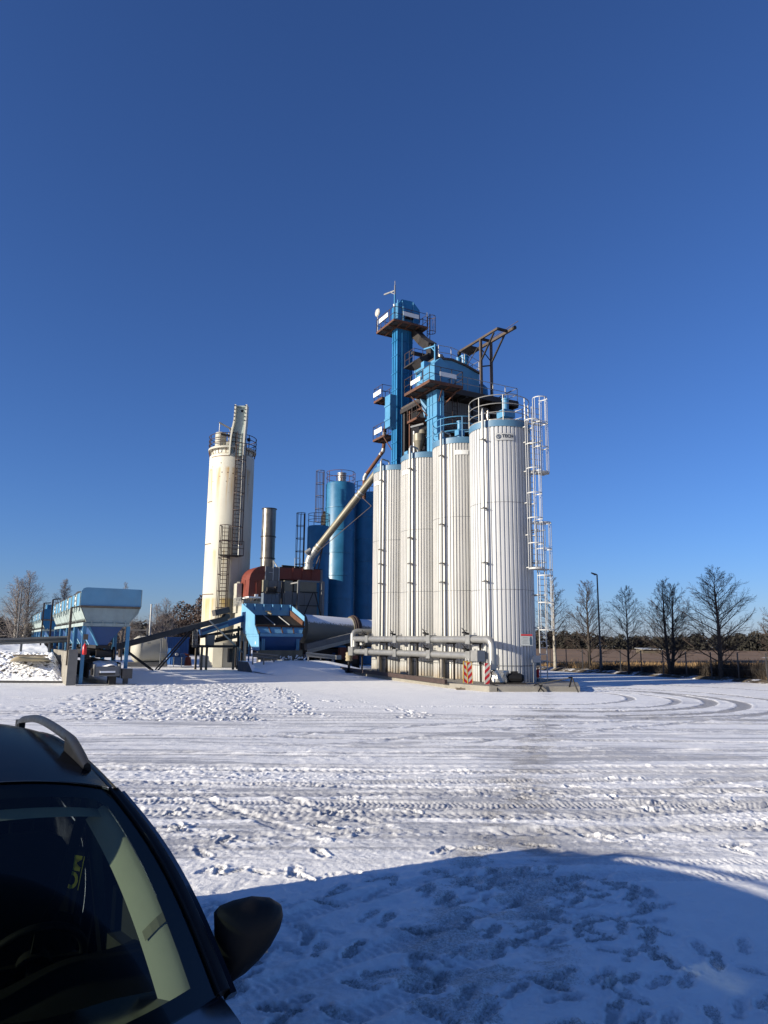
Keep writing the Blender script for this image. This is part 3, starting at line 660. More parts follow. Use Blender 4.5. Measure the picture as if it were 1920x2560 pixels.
for i,(ty,lab) in enumerate(TK):
    t=thing('storage_tank',lab,'tank',(0,ty),'row of corrugated bitumen tanks')
    sh=tank_shell(ty,.2,12.80,.205 if i==0 else .165,i).build('cladding','clad_new' if i==0 else 'clad',t)
    b=MB(); b.lathe([(1.585,12.78),(1.585,13.10),(1.54,13.14),(.9,13.28),(.01,13.34)],0,ty,64); b.build('roof_cap','cap_blue',t,35)
    b=MB(); b.lathe([(1.572,.98),(1.572,1.02)],0,ty,64)
    for z in (4.6+.15*i,8.9-.2*i): b.lathe([(1.5635,z),(1.5635,z+.022)],0,ty,64)
    b.build('sheet_seam','grey_panel',t); b=MB(); b.lathe([(1.5,.15),(1.535,.2)],0,ty,48); b.build('seam','stainless',t)
    # overflow pipe with brackets and foot pot
    an=R(-155 if i!=1 else -160); ux,uy=math.cos(an),math.sin(an); rr=1.80
    px,py=ux*rr,ty+uy*rr
    p=MB(); topz=12.98+(.55 if i==0 else .35)
    p.cyl((px,py,.3),(px,py,topz),.074,None,10)
    if i: p.tube([(px,py,topz-.02),(px-ux*.03,py-uy*.03,topz+.1),(px-ux*.12,py-uy*.12,topz+.17),(px-ux*.3,py-uy*.3,topz+.18),(px-ux*.75,py-uy*.75,topz+.18),(px-ux*.85,py-uy*.85,topz+.1),(px-ux*.88,py-uy*.88,13.13)],.052,8)
    else: p.slab([(px-.06,py-.06,topz),(px+.06,py-.06,topz),(px+.04,py+.06,topz+.28)],(0.02,.02,0)); p.cyl((px,py,topz),(px,py,topz+.18),.06,.03,8)
    vp=p.build('overflow_pipe','galv',t,40)
    q=MB()
    for z in (12.1,8.6-i*.3,5.9+.3*i,5.0+.2*i,2.1): q.begin(); q.bar((px-ux*.25,py-uy*.25,z),(px+ux*.09,py+uy*.09,z),.05,.06); q.cyl((px,py,z-.05),(px,py,z+.05),.075,None,8); q.bar((px-uy*.16,py+ux*.16,z),(px+uy*.16,py-ux*.16,z),.04,.05)
    q.build('pipe_clamps','dark_steel',vp)
    if i: b=MB(); b.cyl((px,py,.28),(px,py,1.28),.15,None,14); b.build('drip_pot','stainless',t,40)
    # name plates
    if i:
        rr2=1.59; am=R(-117.5-5*i if i<3 else -148); hw=.38/1.55; zz=(12.12,11.9,11.92)[i-1]
        if i>=2: am=R(-174)
        b=MB(); vs=[]
        for z in (zz,zz+.26):
            for k in range(7): a=am-hw+2*hw*k/6; vs.append((rr2*math.cos(a),ty+rr2*math.sin(a),z))
        b.add(vs,[(k,k+1,k+8,k+7) for k in range(6)]); b.build('blank_plate','white_plate',t,60)
    # roof gear
    if i==0:
        railing('railing','rail_grey',t,circ(0,0,13.08,1.56,30),1.35,(.45,.9,1.35),.024,1.3,True,.09)
        b=MB(); b.cyl((.35,-.1,13.18),(.35,-.1,13.83),.2,.17,12); b.box(.0,.7,-.45,.2,13.68,14.08); b.cyl((.35,-.1,13.98),(.35,-.1,14.68),.17,None,14); b.cyl((.35,-.1,14.68),(.35,-.1,14.76),.2,None,14); b.build('agitator_motor','blue_light',t,40)
        b=MB(); b.box(.5,1.1,-1.0,-.6,13.13,13.43); b.build('hatch_box','blue_light',t)
        b=MB(); b.cyl((-.5,.3,13.18),(-.5,.3,14.08),.05,None,8); b.cyl((-.5,.3,13.68),(-.5,.3,13.88),.09,None,8); b.cyl((-.5,.3,14.08),(-.5,.3,14.16),.08,.03,8); b.build('vent_valve','stainless',t,40)
    elif i==1:
        railing('railing','blue_light',t,circ(0,ty,13.10,1.54,30),1.2,(.42,.8,1.2),.022,1.25,True)
        b=MB(); b.cyl((-.1,ty-.1,13.18),(-.1,ty-.1,13.58),.17,None,12); b.cyl((-.1,ty-.1,13.58),(-.1,ty-.1,14.38),.13,None,12); b.box(-.3,.1,ty-.3,ty+.1,13.58,13.93); b.cyl((-.1,ty-.1,14.38),(-.1,ty-.1,14.44),.17,None,12); b.build('agitator_motor','blue_light',t,40)
        b=MB(); b.box(.4,.9,ty-1.0,ty-.6,13.13,13.38); b.build('hatch_box','blue_light',t); b=MB(); b.box(-1.35,-1.05,ty+.2,ty+.5,13.10,13.58); b.build('hatch_box','blue_light',t)
    else:
        b=MB(); b.box(-.95,-.6,ty+.7,ty+1.1,13.13,13.63); b.build('hatch_box','blue_light',t)
    if i==0:
        # staggered caged ladders on the far right side
        HA=PI/2; A_=(.46,-1.80); B_=(.98,-1.80)
        ladder('ladder','galv_white',t,A_,5.6,13.9,HA); cage('ladder_cage','galv_white',t,A_,5.6,13.05,HA,.36,.016,floor=True)
        ladder('ladder','galv_white',t,B_,10.4,14.2,HA); cage('ladder_cage','galv_white',t,B_,10.4,14.3,HA,.36,.016,floor=True)
        ladder('ladder','galv_white',t,B_,.2,7.9,HA); cage('ladder_cage','galv_white',t,B_,2.7,7.9,HA,.36,.016)
        b=MB()
        for z in (5.7,7.3,8.9,10.5,12.0,12.8):
            b.bar((.28,-1.5,z),(.28,-1.82,z),.05); b.bar((.72,-1.35,z),(.72,-1.82,z),.05)
        for z in (1.2,2.8,4.4,6.,7.6,10.6,12.2): b.bar((.86,-1.25,z),(.86,-1.82,z),.05); b.bar((1.3,-.8,z),(1.3,-1.82,z),.05)
        for z in (5.6,7.9,10.4,13.0): b.bar((.28,-2.15,z),(1.36,-2.15,z),.06); b.bar((.28,-1.8,z),(1.36,-1.8,z),.05)
        b.build('ladder_brackets','galv_white',t)
        # lettered plate
        b=MB(); am=R(-118); hw=.46/1.6
        vs=[]
        for z in (12.04,12.40):
            for k in range(9): a=am-hw+2*hw*k/8; vs.append((1.60*math.cos(a),1.60*math.sin(a),z))
        b.add(vs,[(k,k+1,k+10,k+9) for k in range(8)]); pl=b.build('name_plate','galv_white',t,60)
        tv,tf=text_mesh('TECH',.225)
        b=MB(); b.add([(1.612*math.cos(am+(x+.14)/1.6),1.612*math.sin(am+(x+.14)/1.6),12.24+y) for x,y,z in tv],tf)
        b.build('lettering','logo',pl)
        b=MB()
        def ringseg(a0,a1,ro,ri,dy=0,dx=0):
            n=8; vs=[]
            for k in range(n+1):
                a=a0+(a1-a0)*k/n
                for rr_ in (ro,ri): x=-.31+dx+rr_*math.cos(a); y=12.22+dy+rr_*math.sin(a); vs.append((1.612*math.cos(am+x/1.6),1.612*math.sin(am+x/1.6),y))
            b.add(vs,[(2*k,2*k+2,2*k+3,2*k+1) for k in range(n)])
        ringseg(R(20),R(200),.125,.075); ringseg(R(200),R(380),.125,.075,-.0,.0); ringseg(R(90),R(260),.07,.03,.02,.03); ringseg(R(-80),R(90),.07,.03,-.02,-.02)
        b.build('emblem','logo',pl)
# warning board, switch box and extinguisher at the nearest tank
def wbox(b,c,dx,dy,sx,sy,z0,z1):
    """box with its front along direction (dx,dy)"""
    d=Vector((dx,dy,0)).normalized(); n=Vector((-d.y,d.x,0)); c=Vector((c[0],c[1],0))
    vs=[c+d*(sx/2*i)+n*(sy/2*j)+Vector((0,0,z)) for z in (z0,z1) for i,j in ((-1,-1),(1,-1),(1,1),(-1,1))]
    return b.add(vs,[(0,3,2,1),(4,5,6,7),(0,1,5,4),(1,2,6,5),(2,3,7,6),(3,0,4,7)])
t=thing('warning_board','white board with red header and figure hung on the nearest tank','sign',(6.86,34.93,1.9),plant=False)
d1=(1,.12)
b=MB(); wbox(b,(6.87,34.93),*d1,.58,.03,1.95,2.5); b.build('board','sign_panel',t)
b=MB(); wbox(b,(6.87,34.905),*d1,.56,.01,2.41,2.49); b.build('header_bar','sign_red',t)
b=MB()
for k in range(5): wbox(b,(6.80-.02*(k%2),34.902),*d1,.30-.05*(k%3),.008,2.06+.065*k,2.072+.065*k)
b.build('text_lines','grey_panel',t)
b=MB(); wbox(b,(7.06,34.93),*d1,.10,.01,2.15,2.31); wbox(b,(7.06,34.93),*d1,.06,.01,2.32,2.38); wbox(b,(7.035,34.93),*d1,.04,.01,1.99,2.15); wbox(b,(7.085,34.93),*d1,.04,.01,1.99,2.15); b.build('figure','sign_text',t)
b=MB(); b.bar((6.87,34.95,2.2),(6.85,35.1,2.2),.06); b.build('bracket','galv',t)
t=thing('switch_box','grey electrical box on a slim post beside the nearest tank','electrical box',(7.28,34.9,.2),plant=False)
b=MB(); wbox(b,(7.29,34.9),1,.2,.36,.2,1.17,1.49); b.build('case','galv_white',t)
b=MB(); b.bar((7.2,34.95,.2),(7.2,34.95,1.2),.09); b.build('post','galv_white',t)
t=thing('fire_extinguisher','red fire extinguisher behind the grey box by the ladder foot','extinguisher',(7.57,35.9,.3),plant=False)
b=MB(); b.lathe([(.01,.42),(.06,.42),(.07,.46),(.07,.78),(.03,.84),(.02,.88)],7.57,35.9,14,capt=True); b.build('cylinder','ext_red',t,40)
b=MB(); b.box(7.55,7.6,35.88,35.92,.87,.92); b.bar((7.57,35.98,.2),(7.57,35.98,.9),.03); b.build('valve','black',t)
# ---- long lagged pipes in front of the tanks
t=thing('pipe_run','two long silver lagged pipes running low in front of the tanks','pipe',(-2.1,0))
XP=-2.1
b=MB(); b.cyl((XP,12.5,2.22),(XP,-1.5,2.22),.17,None,18)
b.tube([(XP,-1.45,2.22),(XP,-1.62,2.2),(XP,-1.75,2.12),(XP,-1.84,1.98),(XP,-1.86,1.8),(XP,-1.86,.45)],.185,16); b.build('upper_pipe','pipe_alu',t,40)
b=MB(); b.cyl((XP,12.5,1.45),(XP,-.6,1.45),.17,None,18); b.build('lower_pipe','pipe_alu',t,40)
b=MB()
for y in (10.5,7.0,3.4,-.2):
    for z in (2.22,1.45): b.box(XP-.215,XP+.215,y-.17,y+.2,z-.21,z+.215)
b.box(XP-.23,XP+.23,-1.0,-.45,1.2,1.71); b.build('joint_boxes','pipe_alu',t)
b=MB()
for y in (11.9,9.6,8.3,5.9,4.6,2.3,1.2,-.9):
    for z in (2.22,1.45): b.lathe([(.172,0),(.18,0)],0,0,4) if False else b.cyl((XP,y,z),(XP,y+.025,z),.176,None,18)
b.build('lagging_bands','galv',t,40)
for y,z in [(y,z) for y in (11.2,7.6,4.0,.3) for z in (2.22,1.45)]:
    v=MB()
    if 1:
        v.cyl((XP,y,z+.15),(XP,y,z+.34),.05,None,8); v.cyl((XP-.06,y-.13,z+.33),(XP-.06,y+.13,z+.33),.045,None,8); v.bar((XP,y,z+.36),(XP-.05,y+.22,z+.55),.03); v.tube(circ(XP,y,z+.44,.09,10),.012,4,True)
        v.box(XP-.08,XP+.1,y-.2,y-.08,z+.2,z+.32)
    v.build('valve','black',t,40)
b=MB()
for y in (12.0,8.8,5.3,1.7,-.55): b.begin(); b.bar((XP+.28,y,.2),(XP+.28,y,2.05),.08); b.bar((XP-.2,y,2.02),(XP+.4,y,2.02),.07); b.bar((XP-.2,y,1.24),(XP+.4,y,1.24),.07)
b.build('supports','dark_steel',t)
b=MB(); b.cyl((XP,12.5,2.22),(XP,12.5,1.45),.17,None,14); b.tube([(XP,12.55,1.5),(XP,12.75,1.6),(XP,12.8,2.0),(XP,12.8,2.5),(XP+.1,12.8,2.66),(XP+.3,12.8,2.72),(XP+1.6,12.8,2.72)],.16,14)
b.box(XP-.25,XP+.25,12.3,12.95,1.2,1.75); b.cyl((XP+.25,11.9,1.85),(XP+.25,11.9,2.0),.2,None,14); b.build('riser','pipe_alu',t,40)
b=MB()
for k in range(9): b.tube(circ(XP+.45,0,0,.12,10),.0,4,True) if False else b.cyl((XP+.25,12.2-.12*k,2.55),(XP+.25,12.2-.12*k+.05,2.55),.11,None,10)
b.build('bellows','stainless',t,40)
t=thing('lagging_sack','yellowish padded sleeve around a pipe foot at the far end','lagging',(-2.15,13.2,.0))
b=MB(); b.lathe([(.14,.82),(.23,.86),(.2,1.0),(.24,1.1),(.2,1.22),(.22,1.35),(.14,1.4)],-2.15,13.2,14,capb=True,capt=True); b.build('sleeve','sandbag',t,60)
b=MB(); b.cyl((-2.15,13.2,.1),(-2.15,13.2,1.5),.08,None,10); b.box(-2.35,-1.95,13.05,13.35,.1,.4); b.build('pipe_foot','black',t,40)
t=thing('oil_pump','silver foil wrapped pump with black motor on the plinth','pump',(5.5,33.6,.23),plant=False)
b=MB()
def crumple(u,v):
    a=2*PI*u; k=.30+.03*math.sin(7*a+5*v)+.02*math.sin(13*a); return (5.32+.42*math.cos(a)*(1.0+.06*math.sin(9*v)),33.6+k*math.sin(a),.32+v*.52)
b.grid(crumple,30,8); b.add([crumple(i/30,1) for i in range(30)],[tuple(range(30))]); b.build('foil_wrap','foil',t,25)
b=MB(); b.cyl((5.72,33.6,.5),(6.3,33.6,.5),.21,None,18); b.cyl((6.3,33.6,.5),(6.42,33.6,.5),.2,.14,18); b.box(5.85,6.15,33.5,33.7,.68,.8); b.cyl((5.62,33.6,.5),(5.72,33.6,.5),.13,None,12)
for k in range(10): a=R(30*k); b.box(5.8,6.26,33.6+.2*math.cos(a)-.01,33.6+.2*math.cos(a)+.01,.5+.2*math.sin(a)-.02,.5+.2*math.sin(a)+.02)
b.build('motor','black',t,40)
b=MB(); b.box(4.9,6.5,33.35,33.85,.23,.3); b.build('base_frame','dark_steel',t)
t=thing('pump_hose','thin black hose arched from the pump down to the snow','hose',(4.7,33.0,0),plant=False)
b=MB(); b.tube([(5.08,33.35,.82),(5.0,33.25,.86),(4.93,33.2,.78),(4.82,33.0,.45),(4.74,32.6,.28),(4.78,32.2,.3),(4.95,31.95,.25),(4.95,31.8,.02)],.025,6); b.build('hose','black',t,60)
t=thing('trestle','low black steel trestle leaning over the plinth end','trestle',(8.2,32.1,0),plant=False)
b=MB(); b.bar((8.2,31.95,.62),(8.1,32.3,0),.05); b.bar((8.2,31.95,.62),(8.42,31.8,0),.05); b.bar((8.2,31.95,.62),(6.8,32.9,.26),.045); b.bar((8.22,31.95,.63),(8.05,31.9,.62),.06); b.build('bars','black',t)
b=MB(); b.tube([(6.6,32.2,.26),(6.75,32.0,.34),(6.85,31.85,.12),(6.95,31.8,.02)],.03,6); b.tube([(6.85,32.1,.26),(6.9,31.95,.3),(6.7,31.82,.02)],.03,6); b.build('cable_loop','black',t)
# ---- striped beacons
def beacon(x,y,z,lean,label,flip,yellow,w=.23,h=.98):
    t=thing('warning_beacon',label,'traffic beacon',(x,y,z),'striped beacons on the plinth',plant=False,rot=R(7))
    t.rotation_euler=(R(-2),R(lean),R(7))
    b=MB(); b.box(-w/2,w/2,.01,.05,.1,.1+h); o=b.build('panel','sign_white',t)
    s=MB(); n=5; per=h/3.2
    def clip(poly):
        out=[]
        for lo,ax,sg in ((-w/2,0,1),(w/2,0,-1),(.1,1,1),(.1+h,1,-1)):
            out=[]
            for i in range(len(poly)):
                p,q=poly[i],poly[(i+1)%len(poly)]; dp,dq=(p[ax]-lo)*sg,(q[ax]-lo)*sg
                if dp>=0: out.append(p)
                if dp*dq<0: f=dp/(dp-dq); out.append((p[0]+(q[0]-p[0])*f,p[1]+(q[1]-p[1])*f))
            poly=out
            if not poly: return []
        return poly
    for k in range(-2,7):
        z0=.1+k*per; sl=w*1.0*(1 if flip else -1)
        poly=clip([(-w/2,z0-sl/2),(w/2,z0+sl/2),(w/2,z0+sl/2+per*.5),(-w/2,z0-sl/2+per*.5)])
        if len(poly)>=3: s.add([(p[0],.006,p[1]) for p in poly],[tuple(range(len(poly)))])
    s.build('red_stripes','sign_red',t)
    if yellow:
        e=MB()
        for sx in (-1,1): e.box(sx*w/2-.012,sx*w/2+.012,.0,.06,.1,.1+h)
        e.box(-w/2,w/2,.0,.06,.1+h,.125+h); e.build('edge_trim','sign_yellow',t)
    c=MB(); c.box(-.035,.035,.015,.05,.1+h,.18+h); c.cyl((0,.03,.15+h),(0,.03,.27+h),.022,None,8); c.build('lamp_stub','sign_white',t)
    f=MB(); f.box(-.2,.2,-.14,.2,0,.09); f.build('foot','rubber',t)
beacon(3.86,34.15,.12,1,'striped beacon farthest left of the three, in front of the tanks',False,True)
beacon(4.02,33.75,.1,-2,'striped beacon in the middle of the three, overlapping its neighbour',True,True)
beacon(4.72,33.35,.08,2,'striped beacon standing alone next to the bent pipe',True,False,.25)
b=MB(); b.box(3.3,4.7,33.0,33.5,.0,.06); b.box(3.5,4.2,33.2,33.6,.0,.1); tag(b.build('rubber_mat','timber'),'flat snowy boards lying under the striped beacons','boards')
# ---- first (tall) bucket elevator
t=thing('bucket_elevator','tall deep blue bucket elevator with rusty head platform','elevator',(3.5,16.5))
E1=(2.9,4.25,16.2,16.95)
zs=[0.,1.5,2.9,4.3,5.7,7.1,8.5,9.85,11.2,12.6,14.0,15.36,16.74,18.1,19.47,20.88,22.25,23.63,24.85,25.95]
for z0,z1 in zip(zs,zs[1:]):
    b=MB(); b.box(E1[0],E1[1],E1[2],E1[3],z0+.03,z1-.03); s_=b.build('casing_section','blue_deep',t)
b=MB()
for z in zs[1:]: b.box(E1[0]-.05,E1[1]+.05,E1[2]-.05,E1[3]+.05,z-.03,z+.03)
for x in (3.32,3.87): b.box(x-.035,x+.035,E1[2]-.13,E1[2],0,25.6)
for x in (E1[0],E1[1]-.05): b.box(x,x+.05,E1[2]-.08,E1[2],0,25.7)
for y in (16.38,16.72): b.box(E1[0]-.06,E1[0],y-.02,y+.02,0,25.7)
b.build('flanges','blue_deep',t)
def platform(parent,x0,x1,y0,y1,z,rails=('f','l','b','r'),h=1.05,th=.16,name='platform'):
    b=MB(); b.box(x0+.05,x1-.05,y0+.05,y1-.05,z+.07,z+.10); f=b.build(name,'grid_under',parent)
    b=MB()
    for (p,q) in (((x0,y0),(x1,y0)),((x0,y1),(x1,y1)),((x0,y0),(x0,y1)),((x1,y0),(x1,y1))): b.bar((p[0],p[1],z+.05),(q[0],q[1],z+.05),.06,th)
    n=max(2,int((x1-x0)/.7))
    for k in range(1,n): x=x0+(x1-x0)*k/n; b.bar((x,y0,z),(x,y1,z),.07,.12)
    m=max(2,int((y1-y0)/.9))
    for k in range(1,m): y=y0+(y1-y0)*k/m; b.bar((x0,y,z-.02),(x1,y,z-.02),.06,.1)
    b.build('edge_beams','rust_steel',f)
    c={'f':[(x0,y0),(x1,y0)],'l':[(x0,y1),(x0,y0)],'b':[(x1,y1),(x0,y1)],'r':[(x1,y0),(x1,y1)]}
    for r_ in rails: railing('railing','rail_dark',parent,[(p[0],p[1],z+.1) for p in c[r_]],h,(h*.5,h),.022,.75)
    return f
platform(t,2.08,5.05,15.2,18.0,25.85)
def plate(parent,x,y0,y1,z0,z1,axis='x',rc=0):
    b=MB()
    if axis=='x': b.box(x-.03,x,y0,y1,z0,z1)
    else: b.box(y0,y1,x-.03,x,z0,z1)
    return b.build('blank_plate','white_plate',parent)
plate(t,2.04,16.05,17.5,26.48,26.82); plate(t,15.16,2.85,4.23,26.4,26.73,'y')
# head
b=MB(); hx=[(2.9,26.0),(2.95,27.8),(3.3,28.25),(4.3,28.28),(4.9,27.7),(4.95,26.7),(4.25,26.0)]
b.slab([(x,16.15,z) for x,z in hx],(0,.95,0)); b.build('head','blue_deep',t)
b=MB()
for x in (2.92,3.34,4.3): b.box(x-.03,x+.03,16.06,16.15,26.0,28.1 if x<4 else 28.2)
b.box(2.84,2.9,16.15,16.55,26.2,27.85); b.box(3.3,3.42,15.95,16.15,26.1,27.6); b.build('head_ribs','blue_light',t)
b=MB(); b.box(3.5,4.2,15.9,16.15,26.7,27.2); b.cyl((3.7,15.6,26.75),(4.1,15.6,26.75),.12,None,10); b.build('head_drive','dark_steel',t,40)
b=MB(); b.bar((2.2,15.3,26.0),(2.2,15.3,28.0),.1); b.build('jib_post','blue_light',t)
b=MB(); b.bar((2.2,15.3,27.6),(2.2,15.3,28.75),.08); b.bar((2.2,15.3,28.3),(2.1,16.8,28.62),.1,.1); b.bar((2.2,15.3,28.0),(2.16,15.8,28.36),.05); b.cyl((2.2,15.3,28.7),(2.2,15.3,29.1),.03,None,6); b.build('jib_arm','rail_grey',t)
b=MB(); b.lathe([(.01,-.06),(.28,-.02),(.34,.06),(.30,.08),(.25,.02),(.01,.0)],0,0,18)
dm=[(2.06+z,17.95+x,27.6+y) for x,y,z in b.v]; b.v=dm; b.bar((2.15,17.95,25.9),(2.15,17.95,27.6),.05); b.cyl((2.1,17.95,27.6),(2.3,17.95,27.6),.12,None,10); b.build('floodlight','sign_white',t,40)
b=MB(); b.cyl((2.08,15.2,26.95),(2.08,15.2,27.12),.07,None,8); b.cyl((5.0,15.2,26.8),(5.0,15.2,27.15),.05,None,8); b.build('beacon_lamps','white_plate',t,40)
ladder('ladder','rail_dark',t,(5.25,15.4),22.0,27.1,PI,.4); cage('ladder_cage','rail_dark',t,(5.25,15.4),25.7,27.0,PI,.33)
# outlet chute
b=MB(); pts=[(4.5,16.5,26.1),(4.5,15.0,24.6),(4.05,13.0,23.3),(4.0,12.9,22.3)]
for p,q in zip(pts,pts[1:]): b.bar(p,q,.62,.62)
b.build('chute','dark_steel',t)
platform(t,2.6,3.6,17.95,19.3,20.62); plate(t,2.56,18.05,19.3,21.05,21.42)
platform(t,2.6,3.6,17.5,19.4,17.5); plate(t,2.56,17.85,19.1,17.95,18.33)
b=MB(); b.box(2.35,2.9,16.2,17.0,17.9,20.4); b.box(2.3,2.42,16.15,17.05,18.45,18.6); b.box(2.3,2.42,16.15,17.05,19.55,19.7); b.build('side_casing','blue_light',t)
b=MB(); b.bar((2.6,17.6,17.4),(2.9,16.9,16.3),.06); b.bar((3.5,17.6,17.4),(3.3,16.9,16.3),.06); b.build('brackets','rust_steel',t)
# brown pipe down from the elevator to the filter
t=thing('dust_pipe','thin brown pipe zigzagging from the tall elevator down to the blue silos','pipe',(-1.6,57,14),plant=False)
b=MB(); b.tube([(.6,54.0,20.2),(.35,54.6,19.5),(.0,55.4,18.7),(-.05,55.9,18.3),(-.06,56,17.6),(-.1,56,17.2),(-.22,56,16.95),(-1.5,57,15.35),(-1.6,57,15.15),(-1.62,57,14.6),(-1.62,57.5,13.5)],.15,10); b.build('pipe','rust_steel',t,40)
b=MB(); b.tube([(.0,55.5,18.6),(-.05,55.9,18.3),(-.06,56,17.95)],.17,10); b.tube([(-.08,56,17.3),(-.12,56,17.1),(-.35,56.1,16.8)],.17,10); b.tube([(-1.45,56.95,15.45),(-1.6,57,15.15),(-1.61,57,14.9)],.17,10); b.build('elbows','galv',t,40)
# ---- second elevator (pale blue) with broad platform
t=thing('bucket_elevator','pale blue bucket elevator carrying a broad rusty platform with two plates','elevator',(2.6,10.3))
E2=(2.34,2.86,9.7,10.95); zs=[0,1.5,3.,4.5,6.,7.5,9.,10.5,12.,13.3,14.5,15.7,16.9,17.86,18.7]
for z0,z1 in zip(zs,zs[1:]):
    b=MB(); b.box(E2[0],E2[1],E2[2],E2[3],z0+.02,z1-.02); b.build('casing_section','blue_light',t)
b=MB()
for z in zs[1:]: k=.09 if z in (16.9,) else .035; b.box(E2[0]-k,E2[1]+k,E2[2]-k,E2[3]+k,z-.02-k*.4,z+.02)
b.box(E2[0]-.05,E2[0],10.2,10.24,0,18.6); b.box(E2[0]-.05,E2[0],10.58,10.62,0,18.6); b.box(2.6,2.66,E2[2]-.07,E2[2],0,18.6); b.box(2.76,2.84,E2[2]-.1,E2[2],0,18.6); b.build('flanges','blue_light',t)
platform(t,1.21,3.82,8.8,12.05,18.78,th=.2)
plate(t,1.17,9.88,11.12,19.2,19.5); plate(t,8.76,1.98,3.28,19.3,19.6,'y')
b=MB(); b.box(2.1,3.2,9.6,11.1,18.9,20.5); b.slab([(2.1,9.6,20.5),(2.6,9.6,21.0),(3.2,9.6,20.5)],(0,1.5,0)); b.build('head','blue_light',t)
b=MB(); b.cyl((2.5,11.3,20.9),(2.5,12.5,20.9),.17,None,12); b.cyl((2.5,12.45,20.9),(2.5,12.6,20.9),.2,None,12); b.box(2.2,2.8,11.1,11.5,20.6,21.2); b.build('head_drive','blue_light',t,40)
b=MB(); b.bar((2.95,10.85,18.9),(2.95,10.85,22.5),.1); b.bar((2.95,10.85,22.35),(2.9,12.2,22.6),.1); b.bar((2.95,10.85,21.95),(2.94,11.3,22.4),.06); b.build('jib_arm','blue_light',t)
b=MB(); b.bar((2.3,9.0,18.5),(2.5,9.7,17.9),.07); b.bar((3.5,9.0,18.6),(2.9,9.75,17.7),.07); b.bar((1.4,11.5,18.6),(2.34,10.9,17.2),.07); b.build('brackets','rust_steel',t)
b=MB(); b.slab([(2.34,11.0,17.9),(2.0,11.3,18.5),(2.34,11.3,17.2)],(.4,0,0)); b.build('side_chute','blue_light',t)
# ---- mixing tower
t=thing('mixing_tower','blue screening house on a dark steel mixing tower with hoist gantry','tower',(6,12.5))
b=MB(); b.box(2.9,9.45,10.0,15.5,19.02,19.2); b.build('deck','grid_under',t)
b=MB()
for y in (10.0,12.7,15.5): b.bar((2.9,y,18.95),(9.45,y,18.95),.15,.32)
for x in (2.9,5.0,7.2,9.4): b.bar((x,10,18.85),(x,15.5,18.85),.15,.3)
b.build('deck_beams','dark_steel',t)
for x,y in ((3.1,10.4),(8.6,10.4),(3.1,15.2),(8.6,15.2),(5.8,10.4)):
    b=MB(); b.bar((x,y,0),(x,y,18.9),.26); b.build('column','dark_steel',t)
b=MB()
n=36
for k in range(n):
    x0=3.3+5.2*k/n; b.box(x0,x0+5.2/n*.55,11.15,11.2,12.0,18.7); b.box(x0+5.2/n*.55,x0+5.2/n,11.19,11.24,12.0,18.7)
b.build('bin_cladding','grey_panel',t)
b=MB(); b.box(3.3,8.5,11.25,15.2,12.0,18.6); b.build('shaded_hot_bins','black',t)  # black colour stands in for the shade the platforms cast on the bins
for z in (16.2,13.6):
    b=MB(); b.box(3.0,8.8,9.9,11.1,z,z+.08); b.bar((3.0,9.9,z),(8.8,9.9,z),.1,.18); b.build('walkway','dark_steel',t)
    railing('railing','rail_dark',t,[(3.0,9.9,z+.08),(8.8,9.9,z+.08)],1.0,(.5,1.0),.022,1.2)
ladder('ladder','rail_dark',t,(4.6,10.9),13.6,18.9,PI/2,.4)
# screening house
fr=[(3.06,19.25),(6.78,19.25),(6.78,21.05),(5.6,21.42),(4.43,21.62),(3.06,21.5)]
b=MB(); b.slab([(x,11.0,z) for x,z in fr],(0,2.7,0)); b.build('screen_house','blue_light',t)
b=MB()
for (p,q) in zip(fr[2:],fr[3:]): b.bar((p[0],12.35,p[1]+.06),(q[0],12.35,q[1]+.06),2.95,.14,up=(0,0,1))
b.build('roof_edge','grid_under',t)
b=MB()
for x in (3.1,3.24): b.box(x-.025,x+.025,10.9,11.0,19.3,21.4)
b.box(3.0,3.06,11.0,11.35,19.3,21.4); b.box(2.9,3.06,11.5,13.3,20.6,21.3); b.bar((3.7,10.98,21.4),(4.0,10.98,20.6),.03); b.bar((4.0,10.98,20.6),(4.0,10.98,19.3),.03); b.build('house_ribs','blue_light',t)
railing('railing','rail_grey',t,[(3.4,11.1,21.6),(4.45,11.1,21.66),(5.6,11.1,21.45),(6.86,11.1,21.1),(6.86,13.6,21.1)],1.0,(.5,1.0),.022,.9)
b=MB(); b.cyl((6.35,12.2,21.2),(6.35,12.2,22.7),.32,None,18); b.cyl((6.35,12.2,22.65),(6.35,12.2,22.75),.36,None,18); b.cyl((5.9,12.3,22.2),(5.9,12.3,22.6),.2,None,10); b.build('exhaust_drum','blue_deep',t,40)
b=MB(); b.cyl((3.75,11.4,21.6),(3.75,11.4,22.05),.18,None,12); b.build('vent_pot','stainless',t,40)
b=MB(); b.box(3.3,4.7,12.4,13.8,22.0,22.5); b.slab([(2.6,12.4,22.0),(3.3,12.4,22.4),(4.4,12.4,22.0),(4.0,12.4,21.5),(3.0,12.4,21.5)],(0,1.2,0)); b.build('feed_box','dark_steel',t)
b=MB(); b.bar((2.7,13.6,22.8),(4.9,13.6,22.8),.25,.2); b.box(2.6,4.2,13.2,14.6,21.9,22.0); b.build('upper_walkway','dark_steel',t)
railing('railing','rail_dark',t,[(2.7,14.6,22.0),(2.7,13.3,22.0),(4.2,13.3,22.0)],1.05,(.5,1.05),.022,.7)
